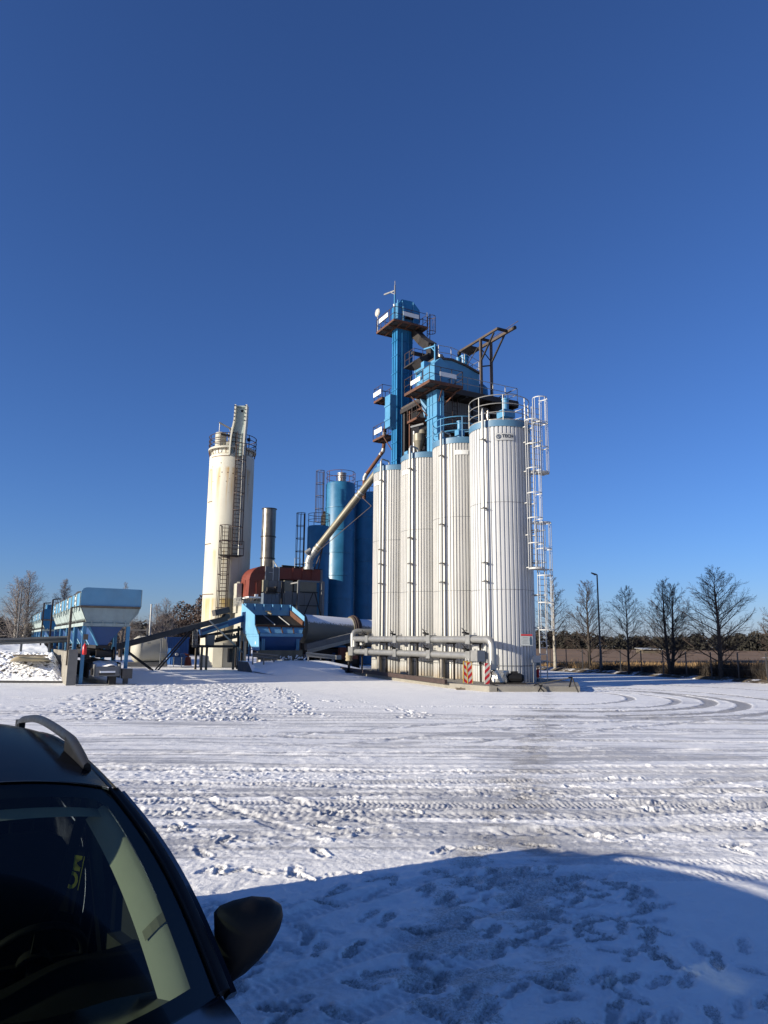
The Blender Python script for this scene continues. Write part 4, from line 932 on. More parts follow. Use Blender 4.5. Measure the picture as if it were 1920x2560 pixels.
# deck railing
railing('railing','rail_grey',t,[(4.0,10.02,19.2),(9.42,10.02,19.2),(9.42,15.4,19.2)],.95,(.48,.95),.024,1.05)
b=MB(); b.cyl((7.4,11.6,19.2),(7.4,11.6,20.3),.55,.45,14); b.cyl((7.4,11.6,20.3),(7.4,11.6,20.6),.45,.15,14); b.build('dust_cyclone','blue_deep',t,40)
b=MB(); b.bar((7.9,10.3,19.25),(9.0,10.2,19.95),.05); b.bar((8.4,10.3,19.2),(8.4,10.3,19.6),.05); b.build('davit','rail_dark',t)
b=MB(); b.cyl((8.3,10.9,16.0),(8.3,10.9,18.8),.7,.7,16); b.cyl((8.3,10.9,14.6),(8.3,10.9,16.0),.2,.7,16); b.build('hot_bin_cone','dark_steel',t,40)
# hoist gantry
for x in (6.38,7.28):
    b=MB(); b.bar((x,10.2,19.2),(x,10.2,23.3),.15,.17); b.build('gantry_post','gantry',t)
    b=MB(); b.bar((x,10.15,21.75),(x,8.65,23.25),.1,.1); b.build('gantry_brace','dark_steel',t)
b=MB(); b.bar((6.38,8.2,23.38),(6.38,12.9,23.38),.13,.15); b.bar((7.28,7.55,23.36),(7.28,12.9,23.36),.15,.2); b.bar((7.2,7.0,23.62),(7.2,10.5,23.48),.03); b.build('gantry_rails','gantry',t)
b=MB(); b.bar((6.38,8.25,23.38),(7.3,8.25,23.38),.16); b.bar((6.38,10.2,23.38),(7.3,10.2,23.38),.16); b.box(6.4,7.25,11.6,12.9,23.3,23.42); b.bar((6.38,12.9,22.7),(6.38,12.9,23.4),.2); b.build('gantry_cross_beams','dark_steel',t)
b=MB(); b.bar((6.38,10.2,21.3),(7.28,10.2,21.55),.08); b.bar((6.45,10.2,22.6),(7.2,10.2,21.9),.05); b.bar((6.38,10.5,22.9),(6.0,12.0,21.3),.04); b.cyl((7.28,7.45,23.36),(7.28,7.6,23.36),.14,None,10); b.build('gantry_ties','dark_steel',t)
# ---- platform stack and cyclone between the elevators
t=thing('service_platform','rusty service platforms wedged between the two blue elevators','platform',(3,13))
platform(t,2.34,4.2,12.3,13.6,17.4,('l','f')); platform(t,2.9,4.4,11.9,13.2,18.3,('l',))
b=MB(); b.bar((2.5,13.5,0),(2.5,13.5,18.3),.12); b.bar((4.1,12.4,0),(4.1,12.4,18.3),.12); b.bar((2.4,12.4,17.5),(3.4,12.3,18.9),.07); b.build('posts','rust_steel',t)
b=MB(); rn=random.Random(2)
for k in range(16): x=2.8+rn.random()*.8; y=12.0+rn.random()*.8; z=18.5+rn.random()*.9; b.box(x,x+.12,y,y+.1,z,z+.16)
b.build('cable_boxes','rail_grey',t)
t=thing('cyclone','small tan dust cyclone hanging between the blue elevators','cyclone',(2.6,12.4,15))
b=MB(); b.cyl((2.6,12.4,16.3),(2.6,12.4,15.8),.42,None,16); b.cyl((2.6,12.4,15.8),(2.6,12.4,15.0),.42,.12,16); b.cyl((2.6,12.4,15.0),(2.6,12.4,13.9),.12,None,10); b.cyl((2.75,12.2,16.3),(2.75,12.2,16.6),.3,.22,12); b.build('body','duct_tan',t,40)
b=MB(); b.cyl((2.4,12.75,14.2),(2.4,12.75,16.6),.09,None,8); b.bar((2.2,12.9,16.9),(2.9,12.3,17.1),.18,.12); b.build('pipe','galv',t,40)
b=MB(); b.bar((2.6,12.4,15.6),(2.5,13.45,15.6),.08); b.bar((2.9,12.4,15.6),(4.1,12.4,15.6),.08); b.build('hanger','dark_steel',t)
# ---- cream silo
cx,cy=-12.19,56.0
t=thing('filler_silo','tall rust stained cream silo with caged ladders and slanted head box','silo',(cx,cy,0),plant=False)
t.location=(cx*1.071,cy*1.071,-.149); t.scale=(1.071,)*3
b=MB(); b.lathe([(1.74,0),(1.74,5.4),(1.745,5.42),(1.745,9.3),(1.75,9.32),(1.75,12.6),(1.755,12.62),(1.755,16.35),(1.62,16.5),(1.62,16.85)],cx,cy,72); b.build('shell','cream',t,35)
b=MB(); b.lathe([(1.86,16.82),(1.88,16.82),(1.88,16.98),(1.6,17.0),(.01,17.0)],cx,cy,48); b.lathe([(.01,16.8),(1.88,16.8)],cx,cy,48); b.build('top_plate','cream_tank',t,35)
b=MB(); 
for k in range(18):
    a=R(20*k+6); b.bar((cx+1.76*math.cos(a),cy+1.76*math.sin(a),16.4),(cx+1.84*math.cos(a),cy+1.84*math.sin(a),16.8),.05)
b.build('brackets','rust_steel',t)
railing('railing','rail_dark',t,circ(cx,cy,16.95,1.86,30),1.05,(.35,.7,1.05),.03,1.0,True)
b=MB(); prof=[(.44,17.0)]
for k in range(5): z=17.05+.24*k; prof+=[(.44,z),(.46,z+.02),(.46,z+.06),(.44,z+.08)]
prof+=[(.44,18.3),(.46,18.33),(.42,18.45),(.2,18.52),(.01,18.54)]
b.lathe(prof,-13.15,55.9,22); b.build('filter_drum','cream_tank',t,30)
b=MB(); b.lathe([(.46,17.0),(.46,17.5),(.36,17.7),(.36,18.35),(.46,18.4),(.46,18.55),(.38,18.6),(.46,18.66),(.46,18.78),(.3,18.88),(.01,18.92)],-11.85,55.6,22); b.build('bin_vent','cream_tank',t,30)
b=MB(); b.box(-12.6,-12.3,55.4,55.8,17.0,17.6); b.bar((-12.38,55.2,17.0),(-12.38,55.2,18.3),.08); b.build('cabinet','cream_tank',t)
b=MB(); b.bar((-12.0,55.3,18.5),(-13.05,54.6,18.95),.07,.12); b.bar((-12.2,55.4,18.2),(-12.35,55.2,18.65),.06); b.cyl((-13.0,54.62,18.9),(-13.0,54.62,18.1),.025,None,6); b.build('jib_crane','rail_grey',t)
b=MB(); rn=random.Random(3)
for k in range(14): b.bar((-12.95+.09*k,54.9+.02*k,18.1-.012*k+rn.uniform(-.04,.04)),(-12.85+.09*k,54.92+.02*k,18.08-.012*k+rn.uniform(-.04,.04)),.12,.14)
b.build('tarp_bundle','black',t)
# head box: two flanges curving over a recessed web
b=MB(); prof=[(16.2,-.62),(16.9,-.58),(17.6,-.50),(18.2,-.36),(18.7,-.18),(19.0,-.08),(20.25,0)]
for xo,kx in ((-11.72,.5),(-10.86,.15)):
    vs=[]
    for z,dx in prof:
        x=xo+dx*kx; vs+=[(x-.04,54.0,z),(x+.08,54.0,z),(x+.08,54.7,z),(x-.04,54.7,z)]
    fs=[]
    for j in range(len(prof)-1):
        for k in range(4): fs.append((4*j+k,4*j+(k+1)%4,4*j+4+(k+1)%4,4*j+4+k))
    fs+=[(3,2,1,0),tuple(range(len(vs)-4,len(vs)))]; b.add(vs,fs)
b.build('head_flanges','cream',t,35)
b=MB(); vs=[]
for z,dx in prof: vs+=[(-11.64+dx*.5,54.3,z),(-10.9+dx*.15,54.3,z)]
b.add(vs,[(2*j,2*j+1,2*j+3,2*j+2) for j in range(len(prof)-1)]); b.box(-11.7,-10.86,54.2,54.7,20.1,20.2); b.build('head_web','pale_bin',t,50)
b=MB()
for k in range(5):
    for x in (-11.73,-10.92): b.cyl((x-.012,54.0,18.95+.3*k),(x-.012,53.96,18.95+.3*k),.045,None,8)
b.cyl((-11.2,54.28,19.8),(-11.2,54.25,19.8),.1,None,10); b.cyl((-10.72,54.4,17.5),(-10.5,54.4,17.5),.14,None,10); b.build('bolts','black',t)
# stains: weld seam lips
b=MB()
for z,a0,a1 in ((16.15,-140,-85),(9.3,-160,-125),(5.45,-165,-110),(2.9,-130,-118),(12.6,-150,-128)): b.lathe([(1.762,z),(1.775,z),(1.775,z+.05),(1.762,z+.05)],cx,cy,14,R(a0),R(a1))
b.build('seam_rust','rust_steel',t)
# ladders: upper right of centre, lower further left with a landing between
la=R(-62); lx,ly=cx+2.0*math.cos(la),cy+2.0*math.sin(la)
ladder('ladder','rail_dark',t,(lx,ly),8.4,18.1,la+PI,.5,.03); cage('ladder_cage','rail_dark',t,(lx,ly),9.2,17.0,la+PI,.42,.022)
lb=R(-84); lx2,ly2=cx+2.0*math.cos(lb),cy+2.0*math.sin(lb)
ladder('ladder','rail_dark',t,(lx2,ly2),2.2,10.6,lb+PI,.5,.03); cage('ladder_cage','rail_dark',t,(lx2,ly2),3.2,10.6,lb+PI,.42,.022)
b=MB(); b.lathe([(1.76,8.3),(2.7,8.3),(2.7,8.36),(1.76,8.36),(1.76,8.3)],cx,cy,12,R(-92),R(-52)); b.build('landing','dark_steel',t)
railing('railing','rail_dark',t,circ(cx,cy,8.36,2.66,8,R(-92),R(-52),True),1.05,(.5,1.05),.025,.8)
b=MB(); b.cyl((lx+.28,ly-.1,8.4),(lx+.28,ly-.1,16.5),.05,None,6); b.build('cable_conduit','galv',t)
b=MB(); b.box(cx-.35,cx+.35,54.18,54.25,.1,1.9); b.build('door','cream_tank',t)
# ---- chimney
t=thing('chimney','short dark grey steel chimney behind the red duct','chimney',(-10.6,65.5,0),plant=False)
b=MB(); b.cyl((-10.6,65.5,0),(-10.6,65.5,14.05),.64,None,32,True); b.build('stack','stainless',t,40)
b=MB()
for z in (14.0,11.4,9.4,6.9): b.lathe([(.64,z),(.70,z),(.70,z+.06),(.64,z+.06)],-10.6,65.5,32)
b.bar((-11.0,65.0,5),(-11.0,65.0,14.0),.05); b.build('bands','dark_steel',t)
b=MB(); b.bar((-10.0,65.0,9.2),(-9.2,63.6,8.2),.08); b.bar((-10.0,65.0,9.2),(-9.7,63.6,8.2),.08); b.build('stays','galv_white',t)
# ---- blue silos
def blue_silo(cx,cy,Rr,h,label,vent,lad,dark=False):
    t=thing('blue_silo',label,'silo',(cx,cy,0),'blue filler silos',plant=False)
    prof=[(Rr,0)]
    z=h-2.45
    rings=[]
    while z>0: rings.append(z); z-=2.15
    b=MB(); b.lathe([(Rr,0),(Rr,h-.12),(Rr-.06,h),(.01,h+.1)],cx,cy,56); b.build('shell','blue_silo',t,35)
    b=MB()
    for z in rings: b.lathe([(Rr,z-.03),(Rr+.05,z-.03),(Rr+.05,z+.03),(Rr,z+.03)],cx,cy,56)
    b.build('girth_rings','blue_silo',t,35)
    if vent: 
        b=MB(); b.lathe([(.4,h),(.4,h+.55),(.43,h+.58),(.43,h+.7),(.4,h+.72),(.4,h+.98),(.45,h+1.0),(.45,h+1.08),(.01,h+1.12)],cx+.1,cy,22); b.build('bin_vent','galv',t,30)
    railing('railing','rust_steel' if vent else 'rail_dark',t,circ(cx,cy,h,Rr-.03,26),1.1,(.55,1.1),.025,1.4,True)
    if lad:
        a=R(lad[0]); c=(cx+(Rr+.25)*math.cos(a),cy+(Rr+.25)*math.sin(a))
        ladder('ladder','rail_dark',t,c,.5,h+1.1,a+PI,.45,.028); cage('ladder_cage','rail_dark',t,c,lad[1],h+1.15,a+PI,.42,.022,1.1)
        if len(lad)>2: cage('ladder_cage','blue_silo',t,c,1.5,lad[1]-1,a+PI,.38,.02,1.1,3)
    return t
s1=blue_silo(-4.21,68.0,1.41,17.0,'sunlit blue silo with a bright steel vent on top',True,(195,13.2,1))
s2=blue_silo(-1.60,69.6,1.40,16.35,'dark blue silo in shade right behind the corrugated tanks',False,None)
s3=blue_silo(-5.86,64.0,1.0,12.2,'shorter shaded blue silo behind the red duct, with caged ladder',False,(190,3.0))
b=MB(); b.cyl((-5.6,68.0,11.4),(-5.6,68.0,13.8),.40,None,16); b.cyl((-5.6,68.0,13.8),(-5.6,68.0,14.3),.40,.22,16); b.box(-6.1,-5.2,67.7,68.3,11.1,11.4); b.bar((-5.5,68.0,11.2),(-5.0,68.0,10.6),.12); b.bar((-5.9,68,11.2),(-5.9,68,9.5),.08); b.bar((-5.9,68,9.5),(-5.3,68,9.5),.08); b.build('dust_filter','dark_steel',s1,40)
# ---- big diagonal duct
t=thing('diagonal_duct','thick tan duct climbing diagonally across the blue silos','duct',(-6.05,58.2,8),plant=False)
p=Vector((-5.75,58.1,9.0)); q=Vector((-.3,56.0,15.75))
b=MB(); b.cyl(p,q,.29,.29,22); b.build('duct','duct_tan',t,40)
b=MB(); b.tube([(-6.06,58.2,7.8),(-6.05,58.2,8.45),(-5.93,58.2,8.8),(-5.5,58.0,9.3)],.32,20); b.cyl((-6.06,58.2,7.75),(-6.06,58.2,7.95),.42,None,20); b.cyl((-6.06,58.2,8.25),(-6.06,58.2,8.33),.40,None,20); b.build('base_bend','galv',t,40)
b=MB()
for f in (.05,.09,.665,.705): b.cyl(p.lerp(q,f),p.lerp(q,f+.014),.32,None,20)
b.cyl((-6.3,57.8,9.05),(-5.9,57.9,9.35),.18,None,10); b.build('collars','galv',t,40)
b=MB(); b.bar((-5.4,57.8,9.1),(-1.0,55.9,12.6),.04); b.bar((-1.0,55.9,12.6),(-1.7,56.2,13.3),.05); b.bar((-5.6,58.2,7.8),(-4.95,57.9,9.5),.06); b.bar((-5.3,58.4,7.8),(-4.95,57.9,9.5),.06); b.build('stays','rail_dark',t)
# ---- filter house with red ducts
t=thing('filter_house','red and grey dust filter house with a curved red hood','filter house',(-2,26))
b=MB(); n=10; pr=[(-3.9-1.24*math.sin(R(90*k/n))*1.0,6.7+1.16*math.cos(R(90*k/n))) for k in range(n+1)]
poly=[(-3.9,6.7)]+pr
b.slab([(x,25.0,z) for x,z in poly],(0,2.2,0)); b.slab([(-5.14,25.0,6.7),(-3.9,25.0,6.7),(-3.95,25.0,5.4),(-5.2,25.0,5.45)],(0,2.2,0)); b.build('hood','red_duct',t,20)
b=MB(); b.box(-5.2,-3.85,24.94,25,6.66,6.72); b.bar((-4.9,24.96,7.35),(-3.9,24.96,7.38),.05); b.bar((-4.55,24.95,5.4),(-4.6,24.95,6.7),.07); b.bar((-5.17,26.0,5.45),(-5.16,26.0,6.75),.05); b.build('hood_ribs','red_duct',t)
b=MB(); b.box(-5.2,-3.9,24.9,27.2,5.3,5.42); b.box(-4.7,-4.45,24.85,24.95,5.42,5.6); b.build('snow_ledge','snow_plain',t)
b=MB(); b.box(-3.88,-2.78,25.0,27.1,6.75,7.82); b.build('duct_section','grey_panel',t)
b=MB()
for x in (-3.88,-3.25,-2.76): b.box(x-.03,x+.03,24.93,25.0,6.7,7.85)
b.box(-3.6,-3.25,24.94,25,7.33,7.38); b.build('duct_frames','galv_white',t)
for x0,x1 in ((-2.72,-1.6),(-1.56,-.78),(-.76,.02),(.04,.8)):
    b=MB(); b.box(x0,x1,25.02,27.0,6.88,7.8); b.build('duct_panel','red_duct',t)
b=MB()
for x in (-1.58,-.77,.03): b.box(x-.02,x+.02,24.96,25.02,6.85,7.84)
b.build('duct_joints','red_duct',t)
b=MB(); b.box(.82,1.0,25.0,27.0,6.85,7.8); b.box(.75,1.0,24.9,25.0,4.0,6.9); b.build('end_frame','grey_panel',t)
b=MB(); b.box(-2.75,1.0,25.1,27.0,7.8,7.86); b.bar((-2.3,25.6,7.95),(-.2,25.6,7.9),.22); b.build('roof_sheet','dark_steel',t)
railing('railing','rail_grey',t,[(-1.4,25.1,7.84),(-.95,25.1,7.84)],.8,(.8,),.025,.45)
for x0,x1,z0,z1,m in ((-4.15,-3.75,5.8,6.72,'tan_panel'),(-3.73,-3.0,5.8,6.7,'grey_panel'),(-2.98,-2.5,5.8,6.7,'grey_panel'),(-2.42,-1.72,5.9,6.75,'tan_panel'),(-1.6,.32,5.9,6.7,'tan_panel')):
    b=MB(); b.box(x0,x1,24.6,26.8,z0,z1); b.build('filter_module',m,t)
for x0,x1 in ((-4.2,-3.85),(-3.83,-3.56),(-3.54,-3.25),(-3.23,-2.95)):
    b=MB(); b.box(x0,x1,24.3,26.6,3.9,5.7); b.build('side_panel','panel_blue',t)
for x0,x1,z0,z1 in ((-2.9,-2.42,3.6,5.75),(-2.4,-1.78,3.6,5.9),(-1.74,-.75,4.85,5.85),(-.73,.34,4.85,5.85),(-1.74,-.75,3.5,4.8),(-.73,.34,3.5,4.8)):
    b=MB(); b.box(x0,x1,24.5,26.7,z0,z1); b.build('side_panel','grey_panel',t)
b=MB(); b.box(-4.3,.5,24.6,26.9,2.6,3.6); b.box(-1.8,.4,24.45,26.7,5.86,5.92); b.box(-1.8,.4,24.42,24.5,4.80,4.85); b.build('plenum','dark_steel',t)
b=MB(); b.bar((-1.47,24.0,2.5),(-1.47,24.0,6.75),.16); b.bar((.62,24.0,1.0),(.62,24.0,6.75),.2); b.bar((-1.47,24.0,6.72),(.62,24,6.72),.14); b.bar((-1.47,24.0,6.6),(-2.0,24.8,6.5),.1); b.build('support_frame','grey_panel',t)
b=MB(); b.bar((-.2,23.98,5.9),(-1.1,23.98,3.7),.06); b.bar((-.1,23.98,5.9),(.6,23.98,3.7),.06); b.bar((-1.5,23.95,6.0),(-1.75,23.95,3.2),.06); b.bar((-2.75,24.2,3),(-2.75,24.2,6.6),.12); b.build('bracing','dark_steel',t)
b=MB(); b.cyl((-4.0,24.2,5.95),(-3.4,24.2,5.95),.2,None,14); b.box(-4.1,-3.3,24.05,24.35,5.65,5.8); b.box(-3.35,-3.2,24.0,24.4,5.75,6.2); b.build('fan_motor','dark_steel',t,40)
b=MB(); b.slab([(-5.7,25.2,2.0),(-4.2,25.2,2.0),(-4.2,25.2,5.1),(-5.5,25.2,5.1)],(0,1.8,0)); b.build('fan_casing','cream_tank',t)
railing('railing','galv',t,[(-5.75,26.9,4.7),(-5.75,25.0,4.7),(-4.2,25.0,4.7)],.62,(.3,.62),.025,.3)
b=MB(); b.bar((-5.6,26.5,4.8),(-5.4,26.9,6.6),.25,.4); b.box(-5.7,-5.3,26.4,27.2,4.2,6.5); b.build('side_riser','cream_tank',t)
b=MB()
for x,y in ((-5.4,25.4),(-3,25.0),(.3,24.8),(.3,26.6),(-5.4,26.8)): b.bar((x,y,0),(x,y,3),.16)
b.build('legs','dark_steel',t)
b=MB(); b.box(.2,3.2,31.0,34.6,0,8.2); b.build('rear_shade_block','grey_panel',t)  # unseen box added behind the hood to cast shade on the lower blue silo
b=MB(); b.box(.4,1.0,27.0,31.0,6.0,7.6); b.build('shade_block_link','red_duct',t)  # unseen piece added to join the shade box to the house
# ---- recycling hopper
t=thing('recycling_hopper','pale blue recycling hopper with a slanted grizzly of dark bars','hopper',(-4.1,21.5))
XL,XR=-6.01,-2.31
b=MB(); b.slab([(XL,20.65,3.87),(XL,23.75,4.8),(XL,23.85,3.06),(XL,22.95,2.53),(XL,19.8,2.51),(XL,20.55,3.16)],(-.05,0,0)); b.build('left_wing','blue_hopper',t)
b=MB(); b.slab([(XR,20.54,3.82),(XR,23.4,4.79),(XR,23.4,3.5),(XR,20.5,3.0)],(.05,0,0)); b.build('right_wing','blue_hopper',t)
b=MB(); b.box(XL,XR,23.35,23.4,3.4,4.78); b.bar((XL,23.3,4.76),(XR,23.3,4.76),.12,.06); b.bar((XL,23.25,4.32),(XR,23.25,4.32),.2,.05); b.box(XL,XR,23.2,23.24,3.75,4.3); b.build('back_wall','blue_hopper',t)
b=MB()
for k in range(6): x=XL+.1+(XR-XL-.2)*k/5; b.box(x-.025,x+.025,23.1,23.35,4.33,4.76)
b.build('back_ribs','blue_hopper',t)
fl=[(-6.0,20.5,3.06),(-2.31,20.5,3.02)]
cuts=[-5.98,-5.05,-4.1,-3.2,-2.33]; lows=[-5.78,-4.98,-4.1,-3.25,-2.58]
for k in range(4):
    b=MB(); g=.04; b.slab([(cuts[k]+g,20.5,3.05),(cuts[k+1]-g,20.5,3.05),(lows[k+1]-g,20.15,2.6),(lows[k]+g,20.15,2.6)],(0,.05,0)); b.build('front_panel','blue_hopper',t)
b=MB()
for k in range(1,4): b.bar((cuts[k],20.47,3.05),(lows[k],20.12,2.6),.07,.05)
b.bar((-6.0,20.5,3.1),(-2.31,20.5,3.08),.12,.1); b.build('front_ribs','rust_steel',t)
b=MB(); b.box(-5.8,-2.57,20.08,20.2,2.36,2.58); b.slab([(XL+.0,19.72,2.35),(XL,22.5,2.33),(XL,22.95,2.53),(XL,19.8,2.51)],(.03,0,0)); b.box(-5.8,-2.57,22.6,22.7,2.36,2.58); b.box(-2.65,-2.57,20.1,22.7,2.36,2.58); b.build('collar','blue_hopper',t)
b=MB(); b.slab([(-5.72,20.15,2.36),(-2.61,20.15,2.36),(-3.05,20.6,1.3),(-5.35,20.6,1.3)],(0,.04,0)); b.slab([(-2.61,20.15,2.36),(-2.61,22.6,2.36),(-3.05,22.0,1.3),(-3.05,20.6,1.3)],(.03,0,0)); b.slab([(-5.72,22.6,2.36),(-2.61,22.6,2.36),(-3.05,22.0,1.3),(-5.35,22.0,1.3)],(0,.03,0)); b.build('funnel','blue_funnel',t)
b=MB(); b.slab([(XL+.05,19.72,2.34),(XL+.05,22.5,2.32),(XL+.05,20.9,1.4),(XL+.05,19.55,1.4)],(-.05,0,0)); b.build('left_gusset','blue_hopper',t)
b=MB(); b.box(XL-.01,XL-.003,20.3,20.45,1.8,2.0); b.build('gusset_mark','white_plate',t)
gb=[]
for k in range(34):
    x=XL+.12+(XR-XL-.24)*k/33; b=MB(); b.bar((x,20.45,3.14),(x,23.15,3.93),.045,.07)
    if k==0: g0=b.build('grizzly_bar','rust_steel',t); g0.data.materials[0]=MATS['dark_steel']
    else:
        o=g0.copy(); COL.objects.link(o); o.parent=t; o.location=(x-(XL+.12),0,0)
b=MB()
for f in (.45,.75): x=XL+f*(XR-XL)-.25; b.bar((x,20.4,3.19),(x+.0,23.1,3.98),.05,.05)
b.build('bright_strips','galv_white',t)
b=MB(); b.box(XL,XR,20.4,20.5,3.05,3.15); b.bar((XL+.1,21.5,3.35),(XR-.1,21.5,3.35),.08); b.bar((XL+.1,22.6,3.66),(XR-.1,22.6,3.66),.08); b.bar((XR-.1,20.5,3.3),(XR-.1,23.2,4.2),.12,.35); b.build('grizzly_frame','rust_steel',t)
b=MB(); b.cyl((-4.25,23.0,4.1),(-4.05,22.8,4.0),.12,.1,10); b.box(-4.4,-4.0,23.0,23.2,4.2,4.28); b.build('vibrator','sandbag',t,40)
b=MB()
for x,y in ((-5.55,20.25),(-5.42,20.25),(-2.95,20.25),(-2.82,20.25),(-5.9,22.1),(-2.7,22.3)): b.bar((x,y,.4),(x,y,2.4),.07,.1)
b.bar((-6.0,22.05,1.45),(-6.0,20.0,1.42),.06); b.bar((-6.35,22.9,-.0),(-6.35,22.9,1.5),.12); b.build('legs','blue_light',t)
b=MB(); b.box(-5.88,-2.6,20.0,20.15,.75,1.4); b.build('kick_wall','old_concrete',t)
b=MB(); rn=random.Random(6)
for k in range(26): x=-4.3+rn.random()*1.8; z=.7+rn.random()*.25; b.bar((x,19.95,z),(x+rn.uniform(-.2,.2),19.8,z+rn.uniform(-.1,.2)),.05,.06)
o=b.build('dry_weeds','snow_plain',t)
# ---- crash barriers beside the ramp
def barrier(name,label,p,q,z0,z1,posts,ground,m='guard',box=False):
    """p,q plant coords; z0,z1 height of the rail centre at each end"""
    t=thing(name,label,'guardrail',(p[0],p[1]))
    b=MB(); n=Vector((q[0]-p[0],q[1]-p[1],0)).normalized(); side=Vector((n.y,-n.x,0))
    W=[(-.155,.0),(-.12,.06),(-.06,.07),(-.02,.0),(.02,.0),(.06,.07),(.12,.06),(.155,.0)]
    vs=[]
    for e,zz in ((p,z0),(q,z1)):
        for h,o in W: vs.append(Vector((e[0],e[1],zz+h))+side*o)
    k=len(W); b.add(vs,[(i,i+1,k+i+1,k+i) for i in range(k-1)])
    vs2=[Vector(v)-side*.012 for v in vs]; b.add(vs2,[(i,k+i,k+i+1,i+1) for i in range(k-1)])
    if box: b.box(q[0]-.05,q[0]+.35,q[1]-.15,q[1]+.1,z1-.15,z1+.15)
    b.build('rail',m,t,30)
    for f in posts:
        x=p[0]+(q[0]-p[0])*f; y=p[1]+(q[1]-p[1])*f; z=z0+(z1-z0)*f
        b=MB(); b.bar((x+.0-side.x*.08,y-side.y*.08,ground),(x-side.x*.08,y-side.y*.08,z+.1),.1,.06); b.build('post',m,t)
barrier('guardrail','short dark guardrail at the left edge of the snow ramp',(-6.95,18),(-5.2,17.9),1.15,.98,(.02,.45,.85),.2,'guard')
barrier('guardrail','pale guardrail at the right edge of the snow ramp by the drum',(-2.75,19),(-.45,18.9),1.15,.93,(.1,.5,.92),.2,'galv',True)
# ---- dryer drum
YD=22.2
t=thing('dryer_drum','long grey dryer drum with a frosted top and a dark running ring','drum',(1.5,YD))
p0,p1_=Vector((-1.75,YD,2.98)),Vector((7.0,YD,2.55)); dd=(p1_-p0)
b=MB(); b.cyl(p0,p1_,1.08,1.05,48); b.build('shell','drum',t,35)
b=MB()
for f in (.438,.50): b.cyl(p0+dd*f,p0+dd*(f+.012),1.15,None,48)
b.build('ring_edges','duct_tan',t,35)
b=MB(); b.cyl(p0+dd*.45,p0+dd*.50,1.24,None,48); b.cyl(p0+dd*.468,p0+dd*.483,1.3,None,48); b.build('running_ring','rail_dark',t,35)
b=MB(); b.box(-1.9,7.0,YD-.6,YD+.6,1.1,1.45); b.box(1.3,2.4,YD-.9,YD+.9,.4,1.4); b.build('drum_frame','dark_steel',t)
for x in (-1.6,.6,2.0,4.6):
    for y in (-.5,.6): b=MB(); b.bar((x,YD+y,0),(x,YD+y,1.2),.24); b.build('drum_leg','blue_funnel',t)
b=MB(); b.box(.7,2.2,YD-1.5,YD-1.1,.75,1.6); b.build('burner_box','red_duct',t)
b=MB(); b.box(-1.0,3.5,YD+.8,YD+1.0,0,1.6); b.build('back_skirt','black',t)
t=thing('screw_trough','slanted grey screw conveyor trough below the drum','conveyor',(0,20.6))
b=MB(); p=Vector((-2.2,20.4,1.62)); q=Vector((1.9,20.4,2.55)); b.bar(p,q,.55,.46); b.build('trough','screw',t)
b=MB(); b.bar(p+Vector((.2,0,-.34)),q+Vector((0,0,-.34)),.32,.18); b.bar(p+Vector((0,-.3,-.22)),q+Vector((0,-.3,-.22)),.04,.08); b.build('trough_rail','galv',t)
b=MB()
for k in range(44): c=p.lerp(q,(k+.5)/44)+Vector((0,-.28,.24)); b.bar(c,c+Vector((0,.55,0)),.03,.02)
b.build('cover_corrugation','screw',t)
b=MB(); b.bar((-1.4,20.4,0),(-1.4,20.4,1.5),.12); b.bar((1.2,20.4,0),(1.2,20.4,2.1),.12); b.build('legs','dark_steel',t)
# ---- inclined belt conveyor and feed structure
t=thing('belt_conveyor','long dark inclined belt conveyor rising towards the cream silo','conveyor',(-11,24))
p=Vector((-16.45,23.2,1.28)); q=Vector((-7.4,23.2,3.78)); up=Vector((0,0,1))
b=MB(); b.bar(p,q,.75,.08); b.build('belt','rubber',t)
b=MB()
for y in (-.45,.45): b.bar(p+Vector((0,y,-.16)),q+Vector((0,y,-.16)),.05,.34)
for k in range(24): c=p.lerp(q,k/24); b.bar(c+Vector((0,-.45,-.2)),c+Vector((0,.45,-.2)),.05)
b.build('frame','belt',t)
b=MB()
for k in range(30): c=p.lerp(q,k/30); b.cyl(c+Vector((0,-.42,-.08)),c+Vector((0,.42,-.08)),.05,None,6)
b.build('idlers','dark_steel',t)
b=MB(); b.bar(q+Vector((-.9,0,.22)),q+Vector((.15,0,.5)),.9,.42); b.cyl(q+Vector((0,-.45,0)),q+Vector((0,.45,0)),.2,None,12); b.build('head_hood','belt',t)
for y in (22.75,23.65):
    b=MB(); b.bar((-9.75,y,2.88),(-12.1,y,0),.09); b.bar((-12.4,y,0),(-14.1,y,1.25),.09); b.build('strut','dark_steel',t)
b=MB(); b.bar((-8.75,22.6,3.45),(-6.2,22.6,1.2),.09); b.build('strut','galv',t)
t=thing('blue_conveyor','short covered blue conveyor slanting up behind the hopper','conveyor',(-7,25))
b=MB(); b.bar((-9.1,23.55,2.6),(-5.9,23.55,3.72),.8,.42); b.build('cover','blue_funnel',t)
b=MB(); b.bar((-9.1,23.13,2.81),(-5.9,23.13,3.93),.05,.06); b.bar((-9.1,23.13,2.5),(-7.2,23.13,3.16),.03,.2); b.build('trim','blue_light',t)
b=MB(); b.bar((-9.1,23.5,2.3),(-6.1,23.5,2.9),.5,.2); b.cyl((-7.6,23.0,2.35),(-7.1,23.0,2.35),.16,None,10); b.bar((-6.3,23.5,0),(-6.3,23.5,3.1),.14); b.build('drive','dark_steel',t,40)
t=thing('feed_deck','dark steel deck with handrail and grey drive unit before the cream silo','platform',(-8,23))
b=MB(); b.box(-9.6,-6.7,22.3,23.8,1.55,1.72); b.build('deck','dark_steel',t)
